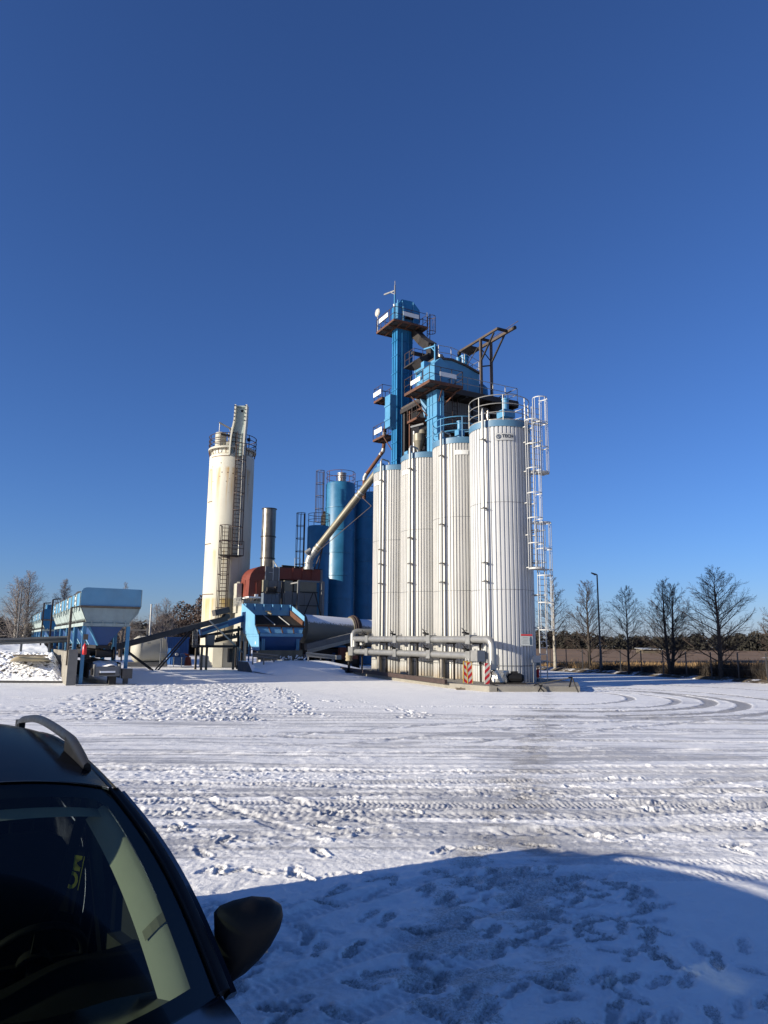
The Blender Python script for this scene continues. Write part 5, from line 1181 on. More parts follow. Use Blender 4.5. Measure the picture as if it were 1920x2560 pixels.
for x,y in ((-9.2,22.5),(-8.85,22.5),(-6.9,22.5),(-9.3,23.7)):
    b=MB(); b.bar((x,y,0),(x,y,1.6),.14); b.build('leg','timber',t)
railing('railing','galv',t,[(-9.6,23.7,1.72),(-9.6,22.4,1.72)],1.05,(.35,.7,1.05),.022,.4)
b=MB(); b.slab([(-8.75,22.7,1.72),(-8.3,22.7,1.72),(-8.25,22.7,2.45),(-8.8,22.7,2.4)],(0,.7,0)); b.build('drive_case','grey_panel',t)
b=MB(); b.cyl((-8.1,22.9,2.1),(-7.6,22.9,2.2),.16,None,10); b.bar((-8.2,22.9,2.0),(-6.6,22.9,2.35),.25,.22)
for k in range(8): b.cyl((-8.0+.2*k,23.0,2.05+.06*k),(-7.92+.2*k,23.0,2.07+.06*k),.14,None,8)
b.build('shaft_gear','dark_steel',t,40)
b=MB(); b.box(-7.15,-6.85,22.8,23.2,.5,1.5); b.build('control_cabinet','timber',t)
b=MB(); b.tube([(-6.9,22.6,.3),(-6.9,22.6,1.45),(-6.6,22.6,1.45),(-6.6,22.6,.3)],.04,6); b.tube([(-6.45,22.6,1.6),(-6.45,22.6,2.4),(-6.15,22.6,2.4),(-6.15,22.6,.1)],.04,6); b.build('hand_loops','galv',t)
# ---- small horizontal tank, power pack, container
t=thing('fuel_tank','cream horizontal tank lying on a concrete block under the conveyor','tank',(-11.4,31))
b=MB(); prof=[(.01,-1.5),(.5,-1.44),(.85,-1.28),(1.05,-1.0),(1.07,-.9),(1.07,.9),(1.05,1.0),(.85,1.28),(.01,1.5)]
b.lathe(prof,0,0,40); b.v=[(-11.2+z*.95,31+x,1.28+y) for x,y,z in b.v]; b.build('shell','cream_tank',t,35)
b=MB(); b.cyl((-12.05,31,1.28),(-12.0,31,1.28),1.085,None,40); b.cyl((-10.4,31,1.28),(-10.35,31,1.28),1.085,None,40); b.box(-11.6,-11.3,29.9,29.94,1.75,1.85); b.build('bands','cream_tank',t,35)
b=MB(); b.box(-12.9,-9.9,30.2,31.8,0,.32); b.build('saddle','concrete',t)
b=MB(); 
for x in (-10.6,-10.2): b.bar((x,29.6,0),(x,29.6,2.2 if x<-10.5 else 2.3),.07)
b.bar((-10.75,29.6,2.05),(-10.5,29.6,2.05),.05); b.bar((-10.75,29.6,1.1),(-10.1,29.6,1.1),.05); b.build('pipes','galv',t)
t=thing('power_pack','dark blue power unit standing right of the cream tank','machine',(-9.4,29))
b=MB(); b.box(-10.0,-9.25,28.8,29.9,.2,1.42); b.box(-9.25,-8.9,28.7,29.9,.1,1.0); b.box(-9.9,-9.0,28.5,28.8,.15,.75); b.build('case','blue_funnel',t)
b=MB(); b.cyl((-9.55,28.75,.95),(-9.55,28.6,.95),.12,None,12); b.build('gauge','galv_white',t,40)
b=MB(); b.bar((-9.8,28.45,0),(-9.8,28.45,.75),.05); b.bar((-9.2,28.45,0),(-9.2,28.45,.75),.05); b.build('feet','galv',t)
t=thing('shipping_container','bright blue corrugated container far behind the feed deck','container',(-7,44))
b=MB(); n=16
for k in range(n):
    x0=-8.6+3.6*k/n; w=3.6/n; b.box(x0,x0+w*.6,43.95,44.0,.42,2.2); b.box(x0+w*.6,x0+w,44.0,44.05,.42,2.2)
b.box(-8.6,-5.0,44.06,46.4,.4,2.18); b.build('corrugated_wall','container',t)
b=MB(); b.bar((-8.65,43.95,2.25),(-4.95,43.95,2.25),.1,.14); b.bar((-8.65,43.95,.4),(-4.95,43.95,.4),.1,.14); b.box(-8.5,-8.2,44.2,46.2,0,.35); b.box(-5.4,-5.1,44.2,46.2,0,.35); b.build('frame','container',t)
b=MB(); b.box(-9.5,-8.8,43.9,45.5,.2,2.3); b.box(-9.7,-8.6,43.8,45.6,2.3,2.4); b.build('porch','galv_white',t)
t=thing('drain_valve','dark red standpipe with a bent hose behind the feed deck','standpipe',(-8.1,31))
b=MB(); b.cyl((-8.1,31,0),(-8.1,31,.7),.32,.2,14); b.tube([(-8.1,31,.7),(-8.1,31,.85),(-8.4,31,.92),(-8.8,31,.8),(-9.0,31,.5),(-9.4,31,.45)],.09,8); b.build('standpipe','red_duct',t,40)
# ---- cold feed bins
def feed_bin(y0,y1,label,front,group,blue='blue_bin',far=False):
    x0,x1=-18.93,-16.26
    t=thing('feed_bin',label,'feed bin',(-17.6,(y0+y1)/2),group)
    g=.06; y0+=g; y1-=g
    # upper box: sloping walls, plates per side
    b=MB(); b.slab([(x0,y0,3.60),(x0,y1,3.60),(x0,y1,4.22),(x0,y0,4.22)],(.04,0,0)); b.build('left_wall','pale_bin',t)
    L=(y1-y0)
    for f in (.05,.62): b=MB(); b.box(x0-.03,x0,y0+L*f,y0+L*(f+.3),3.62,4.2); b.build('wall_panel','blue_light',t)
    b=MB(); b.box(x0-.05,x0-.03,y0+L*.44,y0+L*.54,3.72,4.08); b.build('number_plate','white_plate',t)
    b=MB(); b.box(x0-.07,x0-.05,y0+L*.465,y0+L*.515,3.84,3.96); b.build('plate_mark','sign_text',t)
    b=MB()
    for f in (.0,.36,.6,.97): b.box(x0-.05,x0,y0+L*f,y0+L*f+.1,3.35,4.2)
    b.build('wall_ribs','pale_bin',t)
    if front:
        b=MB(); b.slab([(x0+.0,y0-.02,3.60),(x1,y0-.02,3.60),(x1,y0-.02,4.43),(-18.7,y0-.02,4.45),(-18.85,y0-.02,4.40),(x0,y0-.02,4.28)],(0,.05,0)); b.build('front_wall',blue,t)
    b=MB()
    n=10; arc=[(x0+.0,4.2)]
    b.slab([(x0+.02,y1-.1,3.6),(x1,y1-.1,3.6),(x1,y1-.1,4.4),(x0+.2,y1-.1,4.42),(x0+.02,y1-.1,4.3)],(0,.05,0))
    for k in range(n+1): pass
    b.slab([(x1,y0,3.6),(x1,y1,3.6),(x1,y1,4.42),(x1,y0,4.42)],(.04,0,0)); b.build('rear_walls','pale_bin',t)
    # arched rim seen over the left wall
    b=MB(); pts=[(x0+.02,y0+L*(k/n),4.2+.16*math.sin(PI*k/n)) for k in range(n+1)]
    b.slab(pts,(.05,0,0)); b.build('rim','dark_steel',t)
    # middle skirt
    xa,xb=-18.62,-16.72
    b=MB(); b.slab([(x0,y0,3.58),(x0,y1,3.58),(xa,y1,2.84),(xa,y0,2.84)],(.04,0,0)); b.build('skirt_left','pale_bin',t)
    b=MB(); b.slab([(x0,y0,3.58),(x1,y0,3.58),(x1-.08,y0,3.28),(xb,y0,2.84),(xa,y0,2.84)],(0,.04,0)); b.build('skirt_front','pale_bin' if front and not far else blue,t)
    b=MB(); b.slab([(x1,y0,3.58),(x1,y1,3.58),(xb,y1,2.84),(xb,y0,2.84)],(-.04,0,0)); b.build('skirt_right','pale_bin',t)
    b=MB(); b.bar((x0+.0,y0-.03,3.56),(x1,y0-.03,3.56),.08,.1); b.build('seam_lip','timber',t)
    b=MB()
    for k in range(8): y=y0+L*(k+.5)/8; b.slab([(xa-.02,y-.15,2.84),(xa-.02,y+.15,2.84),(xa-.08,y,3.02)],(-.02,0,0))
    b.build('splash_teeth','dark_steel',t)
    # funnel
    ym=(y0+y1)/2; w=min(1.,L/2-.25)
    top=[(-18.48,y0+.12),(-16.98,y0+.12),(-16.98,y1-.12),(-18.48,y1-.12)]; bot=[(-18.0,y0+.35),(-17.6,y0+.35),(-17.6,y1-.6),(-18.0,y1-.6)]
    b=MB(); vs=[(x,y,2.66) for x,y in top]+[(x,y,1.8) for x,y in bot]
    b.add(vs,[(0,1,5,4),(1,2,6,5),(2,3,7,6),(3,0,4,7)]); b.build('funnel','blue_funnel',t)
    b=MB(); b.bar((-18.5,y0+.1,2.68),(-18.02,y0+.33,1.8),.1,.06); b.bar((-18.5,y1-.15,2.68),(-18.02,y1-.62,1.8),.1,.06); b.build('funnel_edges','blue_light',t)
    # frame and legs
    b=MB(); b.bar((-18.69,y0,2.76),(-18.69,y1,2.76),.12,.16); b.bar((-16.78,y0,2.76),(-16.78,y1,2.76),.12,.16)
    for y in (y0,y1-.05): b.bar((-18.69,y,2.74),(-16.72,y,2.74),.1,.14)
    for k in range(4): x=-18.4+.5*k; b.bar((x,y0-.06,2.68),(x,y0-.06,2.9),.06)
    b.build('frame','pale_bin',t)
    for x in (-18.66,-16.74):
        for y in (y0+.1,y1-.2):
            b=MB(); b.bar((x,y,0),(x,y,2.7),.14,.16); b.build('leg','blue_light',t)
    b=MB(); b.box(-18.1,-17.5,y0+.3,y1-.6,1.65,1.8); b.cyl((-18.05,y0+.5,1.42),(-17.35,y0+.5,1.42),.19,None,14); b.cyl((-17.3,y0+.5,1.42),(-17.22,y0+.5,1.42),.32,None,14); b.box(-18.6,-18.3,y0+.5,y1-.7,1.2,1.6); b.build('dosing_drive','dark_steel',t,40)
    return t
GA='near row of blue feed bins'; GB='far row of blue feed bins'
ords=['nearest big blue feed bin, showing its wide front wall','feed bin second in the near row, right behind the nearest','feed bin third in the near row','feed bin at the far end of the near row']
ys=[6.9,11.1,15.2,19.4,23.8]
for k in range(4): feed_bin(ys[k],ys[k+1],ords[k],k==0,GA)
ords=['deep blue bin at the front of the far feed bin row','second bin of the far feed bin row','third bin of the far feed bin row','last and most distant bin of the far feed bin row']
for k in range(4):
    t=feed_bin(35.7+4.3*k,40.0+4.3*k,ords[k],k==0,GB,'blue_deep',True)
    if k==0:
        b=MB(); b.box(-18.5,-16.9,37.0,38.6,4.3,4.85); b.build('extension_box','blue_deep',t)
# collecting belt under the near row
t=thing('collecting_belt','grey snow covered collecting belt tail under the nearest feed bin','conveyor',(-17.6,7))
b=MB(); b.box(-18.2,-17.05,6.3,6.38,.42,.86); b.box(-18.2,-18.12,6.3,7.6,.42,.95); b.box(-17.13,-17.05,6.3,7.6,.42,.95); b.build('tail_guard','grey_panel',t)
b=MB(); b.box(-18.1,-17.1,6.38,24,.62,.7); b.build('belt','rubber',t)
b=MB(); b.box(-18.35,-18.28,7.4,24,.3,1.0); b.box(-16.98,-16.9,7.4,24,.3,1.0); b.build('belt_shade_sides','black',t)  # black panels added to deepen the shade below the bins
def snowcap(u,v):
    x=-18.12+u*1.0; y=6.38+v*1.4; return (x,y,.86+.22*v+.06*math.sin(7*u+3)*math.sin(5*v+1)-.05*(abs(u-.5)*2)**3)
b=MB(); b.grid(snowcap,16,14); b.build('snow_cap','snow_plain',t,60)
b=MB(); b.box(-17.95,-17.3,6.22,6.3,.58,.66); b.build('snow_strip','snow_plain',t)
b=MB(); b.box(-18.0,-17.3,6.22,6.3,.5,.58); b.cyl((-18.3,6.6,.62),(-17.0,6.6,.62),.16,None,12); b.box(-17.5,-17.2,6.5,7.2,.0,.42); b.build('tail_drum','dark_steel',t,40)
b=MB(); b.box(-18.9,-16.3,6.4,7.4,-.02,.05); b.box(-16.95,-16.5,6.5,6.9,.3,.75); b.bar((-16.75,6.75,0),(-16.75,6.75,.4),.2); b.build('footing','dark_concrete',t)
t=thing('fire_extinguisher','red fire extinguisher hanging on the front leg of the nearest feed bin','extinguisher',(-18.62,6.6,1.3))
b=MB(); b.lathe([(.01,1.38),(.08,1.38),(.095,1.43),(.095,1.74),(.05,1.82),(.03,1.88)],-18.62,6.78,16,capt=True); b.build('cylinder','ext_red',t,40)
b=MB(); b.box(-18.65,-18.59,6.74,6.82,1.9,1.98); b.box(-18.7,-18.5,6.84,6.86,2.05,2.3); b.build('valve','timber',t)
t=thing('concrete_pier','pale concrete pier at the end of the rubble bank beside the feed bin','pier',(-19.05,7.0))
b=MB(); b.box(-19.28,-18.88,6.8,7.3,0,1.6); b.box(-19.25,-19.0,7.3,16,0,1.5); b.build('pier','concrete',t)
b=MB(); b.bar((-19.3,6.95,.9),(-19.3,6.95,3.5),.1); b.bar((-19.3,6.95,3.5),(-18.95,6.95,3.55),.06); b.build('hydrant_post','timber',t)
for y,h,lab in ((14.5,3.2,'thin dark post with a hook beside the third feed bin'),(22.,3.3,'thin dark post with a hook at the far end of the near bins')):
    t=thing('hook_post',lab,'post',(-19.6,y),'hooked posts along the feed bins')
    b=MB(); b.bar((-19.6,y,1.0),(-19.6,y,h+1.),.09); b.bar((-19.6,y,h+1.),(-19.2,y,h+1.05),.06); b.build('post','rail_dark',t)
# loaf of sand and timber block on the bank
t=thing('sand_pile','pale flattened sand pile on the bank beside the feed bins','pile',(-20.2,10.5,1.2))
def sand(u,v):
    a=u*2-1; c=v*2-1; return (-20.6+.9*a,12.6+2.6*c,1.0+.26*max(0,(1-a**4))*(1-c**4)+.03*math.sin(9*u)*math.sin(11*v))
b=MB(); b.grid(sand,16,22); b.build('pile','sandbag',t,60); b=MB(); b.bar((-21.4,10.6,1.28),(-19.9,10.0,1.26),.1,.08); b.build('plank','timber',t)
t=thing('timber_block','square timber block below the left guardrail','block',(-20.,41.,1.2),plant=False)
b=MB(); b.box(-18.2,-17.5,43.2,43.8,1.0,1.75); b.build('block','timber',t)
# guardrails on the left
def wbarrier(label,P,Q,posts,gz,m='guard'):
    t=thing('guardrail',label,'guardrail',(P[0],P[1],gz),plant=False)
    n=(Vector(Q)-Vector(P)).normalized(); side=Vector((n.y,-n.x,0)).normalized()
    W=[(-.17,.0),(-.13,.07),(-.06,.08),(-.02,.0),(.02,.0),(.06,.08),(.13,.07),(.17,.0)]; vs=[]
    for e in (P,Q):
        for h,o in W: vs.append(Vector(e)+Vector((0,0,h))+side*o)
    k=len(W); b=MB(); b.add(vs,[(i,i+1,k+i+1,k+i) for i in range(k-1)]); b.add([v-side*.015 for v in vs],[(i,k+i,k+i+1,i+1) for i in range(k-1)]); b.build('rail',m,t,30)
    for f in posts:
        c=Vector(P).lerp(Vector(Q),f)-side*.08; b=MB(); b.bar((c.x,c.y,gz),(c.x,c.y,c.z+.1),.12,.07); b.build('post',m,t)
wbarrier('long grey guardrail on top of the rubble bank at the left edge',(-22.5,36.8,1.78),(-16.9,39.2,2.06),(.3,.64,.86,.97),.9)
wbarrier('distant low guardrail behind the left bank',(-30,52,1.95),(-21,58,1.95),(.1,.3,.5,.7,.9),.9,'lampgrey')
# ---- trees
def limb(b,p,d,l,r,depth,rnd,droop,lim,leafy):
    """one branch, with its side branches"""
    n=3 if depth<2 else 2; pts=[p]; rs=[r]; q=p.copy(); dd=d.copy()
    for k in range(n):
        dd=(dd+Vector((rnd.gauss(0,.055),rnd.gauss(0,.055),rnd.gauss(0,.04)+droop[depth]))).normalized(); q=q+dd*(l/n); pts.append(q.copy()); rs.append(max(.005,r*(1-.8*(k+1)/n)))
    b[0 if depth==0 else 1].tube(pts,rs,5 if depth<1 else 3,caps=False)
    if depth>=lim: return
    cnt=leafy[depth]
    for k in range(cnt):
        f=.18+.8*(k+rnd.random())/cnt; i=min(n-1,int(f*n)); g=f*n-i; c=pts[i].lerp(pts[i+1],g)
        base=(pts[i+1]-pts[i]).normalized(); ax=Vector((rnd.gauss(0,1),rnd.gauss(0,1),rnd.gauss(0,.5)))
        ax=(ax-base*ax.dot(base)).normalized(); nd=(base*.78+ax*.62).normalized()
        limb(b,c,nd,l*rnd.uniform(.32,.52)*(1.1-.5*f),max(.004,r*.42*(1-.5*f)),depth+1,rnd,droop,lim,leafy)
def tree(name,label,x,y,h,spread,seed,group,base=.16,n=44,leaders=((0,0,1.),),bark='bark',twig='twig',up=.62,droop=(.05,.03,.02,.0),tw=1.,thin=1.):
    rnd=random.Random(seed); t=thing(name,label,'tree',(x,y,-.05),group,plant=False); b=(MB(),MB())
    for (ox,oy,hs) in leaders:
        H=h*hs; P=[]; rs=[]
        for k in range(9):
            f=k/8; P.append(Vector((x+ox*min(1,f*3)+rnd.gauss(0,.03)*f*h*.25,y+oy*min(1,f*3)+rnd.gauss(0,.03)*f*h*.25,-.05+H*f))); rs.append(max(.006,.021*h*thin*(1-f)**.85+.004))
        b[0].tube(P,rs,7,caps=False)
        N=int(1.2*n*hs/len(leaders)**.5)
        for k in range(N):
            f=base+(1-base)*((k+rnd.random()*.8)/N)**.92*.97; i=min(7,int(f*8)); g=f*8-i; c=P[i].lerp(P[i+1],g)
            a=k*2.399+rnd.uniform(-.4,.4); e=up*(.75+.5*f)+rnd.uniform(-.12,.12)
            d=Vector((math.cos(a)*math.cos(e),math.sin(a)*math.cos(e),math.sin(e)))
            l=1.18*spread*(1.08-f)**.75*rnd.uniform(.75,1.1)*(1 if f>.25 else .7+f)
            limb(b,c,d,l,.0105*h*thin*(1-f)**.7*.6+.008,1,rnd,droop,3,(0,11,6,0))
    b[0].build('trunk',bark,t,60); b[1].build('crown',twig,t)
    return t
G1='bare roadside trees by the fence'
tree('bare_tree','bare birch with a pale trunk just right of the tank ladder',13.6,58.0,7.2,2.3,1,G1,.2,34,((0,0,1.),),'birch_bark','twig',.72,(.05,.02,-.02,-.04))
tree('bare_tree','narrow dark bare tree immediately left of the tall lamp post',15.7,55.8,6.7,2.45,2,G1,.12,38,up=.72,droop=(.05,.06,.05,.02))
tree('bare_tree','small pale bare tree between the lamp post and the twin trunk tree',16.8,50.2,5.9,2.3,3,G1,.16,32,up=.62,thin=.7,bark='twig',droop=(.05,.06,.05,.02))
tree('bare_tree','bare tree with two tall dark trunks rising together',18.66,47.6,6.1,2.4,4,G1,.12,42,((-.25,0,1.),(.3,.1,.97)),up=.74,droop=(.05,.07,.05,.02))
tree('bare_tree','largest broad dark bare tree on the right',20.04,43.6,6.45,2.9,5,G1,.14,44,up=.62,thin=1.15,droop=(.05,.06,.05,.02))
tree('bare_tree','bare tree cut off by the right edge of the picture',21.4,38.6,4.6,2.0,6,G1,.14,44,up=.65)
G2='bare birches behind the left bank'
tree('birch_tree','large drooping bare birch at the left edge behind the guardrail',-35.4,71,8.2,3.4,7,G2,.12,60,((-.4,0,.93),(.5,.2,1.)),'birch_bark','birch_twig',.95,(.05,.0,-.08,-.16))
tree('birch_tree','slender pale birch between the lamp and the near feed bins',-32.2,73,7.9,2.3,8,G2,.2,52,((0,0,1.),),'birch_bark','birch_twig',1.0,(.05,.0,-.06,-.12))
tree('birch_tree','small bare birch rising above the far feed bins',-30.0,76,6.3,2.4,9,G2,.2,40,((0,0,1.),),'twig','birch_twig',.9,(.05,.0,-.04,-.08))
G3='bare shrubs behind the cream tank'
tree('bare_tree','pale bare bushy tree behind the white pole left of the cream silo',-25.0,82,6.4,2.6,10,G3,.1,44,((-.5,0,.9),(.5,.2,1.)),'twig','birch_twig',.9)
tree('bare_tree','low frosted bare shrub right of the nearest feed bin',-27.9,80,5.0,2.2,11,G3,.1,36,((-.3,0,.9),(.3,.2,1.)),'twig','birch_twig',.8)
tree('bare_tree','thin bare crown peeping over the nearest feed bin',-31.5,88,8.9,1.6,12,G3,.4,30,((0,0,1.),),'twig','birch_twig',.9)
# ---- fence
FP=[(13.57,59.46),(14.35,57.4),(15.1,55.5),(15.95,53.5),(16.7,51.6),(17.45,49.6),(18.2,47.7),(18.95,45.9),(19.7,44.1),(20.45,42.3),(21.15,40.5),(21.9,38.6)]
t=thing('wire_fence','wire fence on thin dark posts along the right edge of the yard','fence',(17.5,49.5,0),plant=False)
for x,y in FP:
    b=MB(); b.bar((x,y,-.05),(x,y,1.62),.06); b.build('post','lampgrey',t)
b=MB()
for (p,q) in zip(FP,FP[1:]):
    for z in (.3,.7,1.1,1.5): b.cyl((p[0],p[1],z),(q[0],q[1],z),.006,None,3,False)
b.build('wires','lampgrey',t)
def lamp(label,x,y,h,arm,r=.07):
    t=thing('street_lamp',label,'street lamp',(x,y,0),plant=False)
    b=MB(); b.cyl((x,y,-.05),(x,y,1.),r*1.6,r*1.5,10); b.cyl((x,y,1.),(x,y,h),r,r*.7,10); b.build('pole','lampgrey',t,40)
    b=MB(); b.slab([(x,y-.1,h),(x+arm*.2,y-.1,h+.06),(x+arm,y-.1,h+.16),(x+arm,y-.1,h+.1),(x+arm*.3,y-.1,h-.06)],(0,.2,0)); b.build('lamp_head','lampgrey',t)
lamp('tall dark street lamp between the bare trees on the right',15.85,53.4,7.1,-.42)
lamp('slim street lamp in front of the birch on the left',-34.5,69,6.7,.4)
t=thing('white_pole','plain white pole rising behind the belt conveyor','pole',(-23.95,75,0),plant=False)
b=MB(); b.cyl((-23.95,75,0),(-23.95,75,5.6),.1,.08,10); b.cyl((-23.95,75,5.6),(-23.95,75,5.66),.11,.11,10); b.build('pole','whitepole',t,40)
t=thing('pipe_gantry','dark steel pipe frame behind the cream tank','frame',(-24,70,0),plant=False)
b=MB()
for x in (-25.6,-24.9,-22.6): b.bar((x,70,0),(x,70,3.7 if x<-24 else 3.2),.12)
b.bar((-25.6,70,3.7),(-23.0,70,3.7),.1); b.bar((-26.2,70,2.95),(-22.6,70,2.95),.1,.12); b.build('frame','lampgrey',t)
# small shed in the field
t=thing('field_shed','tiny white roofed shed out in the brown field','shed',(57.5,160,0),plant=False)
b=MB(); b.box(56,60,158,162,0,.8); b.build('wall','timber',t)
b=MB(); b.slab([(55.8,157.5,.8),(60.2,157.5,.8),(60.2,162.5,1.05),(55.8,162.5,1.05)],(0,0,.1)); b.build('roof','whitepole',t)
# ================================================================== CAR (local: x forward, y to the car's left, z up)
CT=thing('parked_car','dark blue black estate car with roof rails in the left foreground','car',(-1.88,3.32,0),plant=False,rot=R(-56))
def hdr(y): return (.42-.10*(abs(y)/.58)**2.2, 1.53-.09*(abs(y)/.58)**2.4)
def wsh(u,v,off=0.,edge=1.0):
    """windshield surface, u -1..1 across, v 0 top..1 base"""
    yt=u*.585*edge; yb=u*.80*edge; y=yt+(yb-yt)*v+u*.022*math.sin(PI*v)
    xt,zt=hdr(u*.58); xb=1.42-.27*abs(u)**2.2; zb=.86
    x=xt+(xb-xt)*v; z=zt+(zb-zt)*v+.045*math.sin(PI*v)
    return (x-off*.45,y,z-off*.85)
def roofz(x,y):
    f=(x-.42)/-2.72; f=min(1,max(0,f))
    zc=1.53+.05*min(1,f*1.5)+.035*math.sin(PI*min(1,f*1.15))-.10*max(0,f-.55)**1.5*2
    yl=.585+.03*math.sin(PI*f)-.05*f
    return zc-.09*(abs(y)/yl)**2.4, yl
def roof(u,v):
    x0=hdr((u*2-1)*.58)[0]; x=x0+(-2.3-x0)*v; z,yl=roofz(x,0); y=(u*2-1)*yl; z,_=roofz(x,y); return (x,y,z)
b=MB(); b.grid(roof,36,44); b.build('roof','car_paint',CT,60)
# roof edge strip rolling over into the door frames
def cant(s):
    def f(u,v):
        x=.33+(-2.35-.33)*v; z,yl=roofz(x,0); z,_=roofz(x,yl); a=u*R(75)
        return (x,s*(yl-.004+.075*math.sin(a)),z+.003-.085*(1-math.cos(a)))
    return f
for s in (1,-1): b=MB(); b.grid(cant(s),8,40); b.build('roof_edge','car_paint',CT,60)
# windshield with dark printed border
N=26
b=MB(); b.grid(lambda u,v: wsh(u*2-1,v),40,26); b.build('windshield','windshield',CT,60)
b=MB()
def strip(u0,u1,v0,v1,nu,nv,off): b.grid(lambda a,c: wsh(u0+(u1-u0)*a,v0+(v1-v0)*c,off),nu,nv)
strip(-1,1,.0,.085,40,3,.006); strip(.885,1,.0,1,4,26,.006); strip(-1,-.885,.0,1,4,26,.006); strip(-1,1,.93,1.,40,3,.006)
# rounded inner corners of the border
for s in (1,-1):
    n=6; vs=[wsh(s*.885,.085,.006)]
    for k in range(n+1): a=R(90*k/n); vs.append(wsh(s*(.885-.11*(1-math.sin(a))),.085+.11*(1-math.cos(a)),.006))
    b.add(vs,[(0,k,k+1) for k in range(1,n+1)])
b.build('windshield_border','black',CT,60)
# A pillars, door frames
def path_tube(name,mat,pts,w,h,up=(0,0,1)):
    b=MB(); P=[Vector(p) for p in pts]; vs=[]
    for i,p in enumerate(P):
        d=(P[min(i+1,len(P)-1)]-P[max(i-1,0)]).normalized(); a=d.cross(Vector(up)).normalized(); c=a.cross(d).normalized()
        for sx,sz in ((-1,-1),(1,-1),(1,.4),(.6,1),(-.6,1),(-1,.4)): vs.append(p+a*(w/2*sx)+c*(h/2*sz))
    n=6; fs=[(i*n+k,i*n+(k+1)%n,(i+1)*n+(k+1)%n,(i+1)*n+k) for i in range(len(P)-1) for k in range(n)]+[tuple(range(n-1,-1,-1)),tuple(range((len(P)-1)*n,len(P)*n))]
    b.add(vs,fs); return b.build(name,mat,CT,50)
for s in (1,-1):
    P=[wsh(s*1.035,v,.012) for v in [k/12 for k in range(13)]]
    path_tube('a_pillar','black',P,.06,.045)
    P=[(x,y+s*.036,z-.016) for x,y,z in [wsh(s*1.035,v,.012) for v in [k/12 for k in range(13)]]]
    P=P+[]
    path_tube('door_frame','car_paint',P,.04,.04)
    P=[wsh(s*1.005,v,-.008) for v in [k/12 for k in range(13)]]
    path_tube('drip_trim','car_rail',P,.012,.012)
b=MB(); b.grid(lambda u,v: (hdr((u*2-1)*.58)[0]+.012-.02*v,(u*2-1)*.585,hdr((u*2-1)*.58)[1]+.002),30,1); b.build('roof_seam','black',CT)
# roof rails
for s in (1,-1):
    pts=[]; hh=[]
    for k in range(25):
        f=k/24; x=.03-2.12*f; z,_=roofz(x,s*.545)
        lift=.066*min(1,f/.16)**.8*min(1,(1-f)/.06+.02)**.6 if f<1 else 0
        pts.append(Vector((x,s*(.55-.02*f),z+.012+lift)))
    b=MB(); vs=[]
    for i,p in enumerate(pts):
        w=.019; h=.022
        vs+=[p+Vector((0,w,-h)),p+Vector((0,w*.8,h*.5)),p+Vector((0,0,h)),p+Vector((0,-w*.8,h*.5)),p+Vector((0,-w,-h))]
    n=5; b.add(vs,[(i*n+k,i*n+(k+1)%n,(i+1)*n+(k+1)%n,(i+1)*n+k) for i in range(24) for k in range(n)]+[tuple(range(4,-1,-1)),tuple(range(24*n,25*n))])
    rl=b.build('roof_rail','car_rail',CT,50)
    b=MB()
    for x0,x1 in ((.03,-.42),(-1.93,-2.1)):
        z0,_=roofz(x0,s*.545); z1,_=roofz(x1,s*.545)
        if x0>0: b.slab([(x0,s*.55-.018,z0+.0),(x1,s*.545-.018,z1+.0),(x1,s*.545-.018,z1+.075),(x0-.2,s*.55-.018,z0+.05),(x0,s*.55-.018,z0+.01)],(0,.036,0))
        else: b.box(x1,x0,s*.535-.02,s*.535+.02,z1-.01,z1+.08)
    b.build('rail_foot','car_plastic',rl)
# lower body: side shells
def wid(x):
    f=(x-2.02)/-4.62; return .87-.13*max(0,1-f/.16)**2-.10*max(0,(f-.86)/.14)**2
def belt(x): return .93+.05*max(0,min(1,(1.2-x)/3.6))
def side(s,x0,x1,zt=None):
    def f(u,v):
        x=x0+(x1-x0)*u; w=wid(x); zb=.26; z1=belt(x) if zt is None else zt(x); z=zb+(z1-zb)*v
        y=w*(.95+.05*math.sin(PI*min(1,v*1.05)))-.02*v-.05*max(0,v-.8)**1.5*2
        return (x,s*y,z)
    return f
hood=lambda x:.86-.14*max(0,(x-1.1)/.92)**1.6
for s in (1,-1):
    b=MB(); b.grid(side(s,1.03,2.02,hood),16,14); b.build('fender','car_paint',CT,60)
    for x0,x1 in ((1.02,-.12),(-.13,-1.15)):
        b=MB(); b.grid(side(s,x0,x1),16,14); d=b.build('door','car_paint',CT,60)
        h=MB(); xm=x1+.18; h.box(xm-.1,xm+.1,s*wid(xm)*1.0-.012,s*wid(xm)*1.0+.022,.80,.83); h.build('handle','car_paint',d)
    b=MB(); b.grid(side(s,-1.16,-2.6),20,14); b.build('quarter_panel','car_paint',CT,60)
b=MB(); b.grid(lambda u,v:(1.03+.99*v-.05*0,(u*2-1)*wid(1.03+.99*v)*.93,hood(1.03+.99*v)+.035*(1-(u*2-1)**2)),24,14); b.build('bonnet','car_paint',CT,60)
b=MB(); b.grid(lambda u,v:(2.02+.05*math.sin(PI*v)*(1-(u*2-1)**4)+.06*(1-(u*2-1)**2),(u*2-1)*wid(2.02)*.95,.24+(.735-.24)*v),24,8); b.build('front_bumper','car_plastic',CT,60)
for s in (1,-1): b=MB(); b.box(1.9,2.06,s*.62-.14,s*.62+.14,.56,.70); b.build('headlight','sideglass',CT)
b=MB(); b.box(2.09,2.12,-.4,.4,.55,.66); b.build('grille','black',CT)
b=MB(); b.box(-2.55,2.0,-.8,.8,.24,.28); b.build('floor','black',CT)
b=MB(); b.grid(lambda u,v:(-2.6-.04*(1-(u*2-1)**2)+.0*v,(u*2-1)*wid(-2.6)*.97,.26+(.98-.26)*v),20,8); b.build('tailgate','car_paint',CT,60)
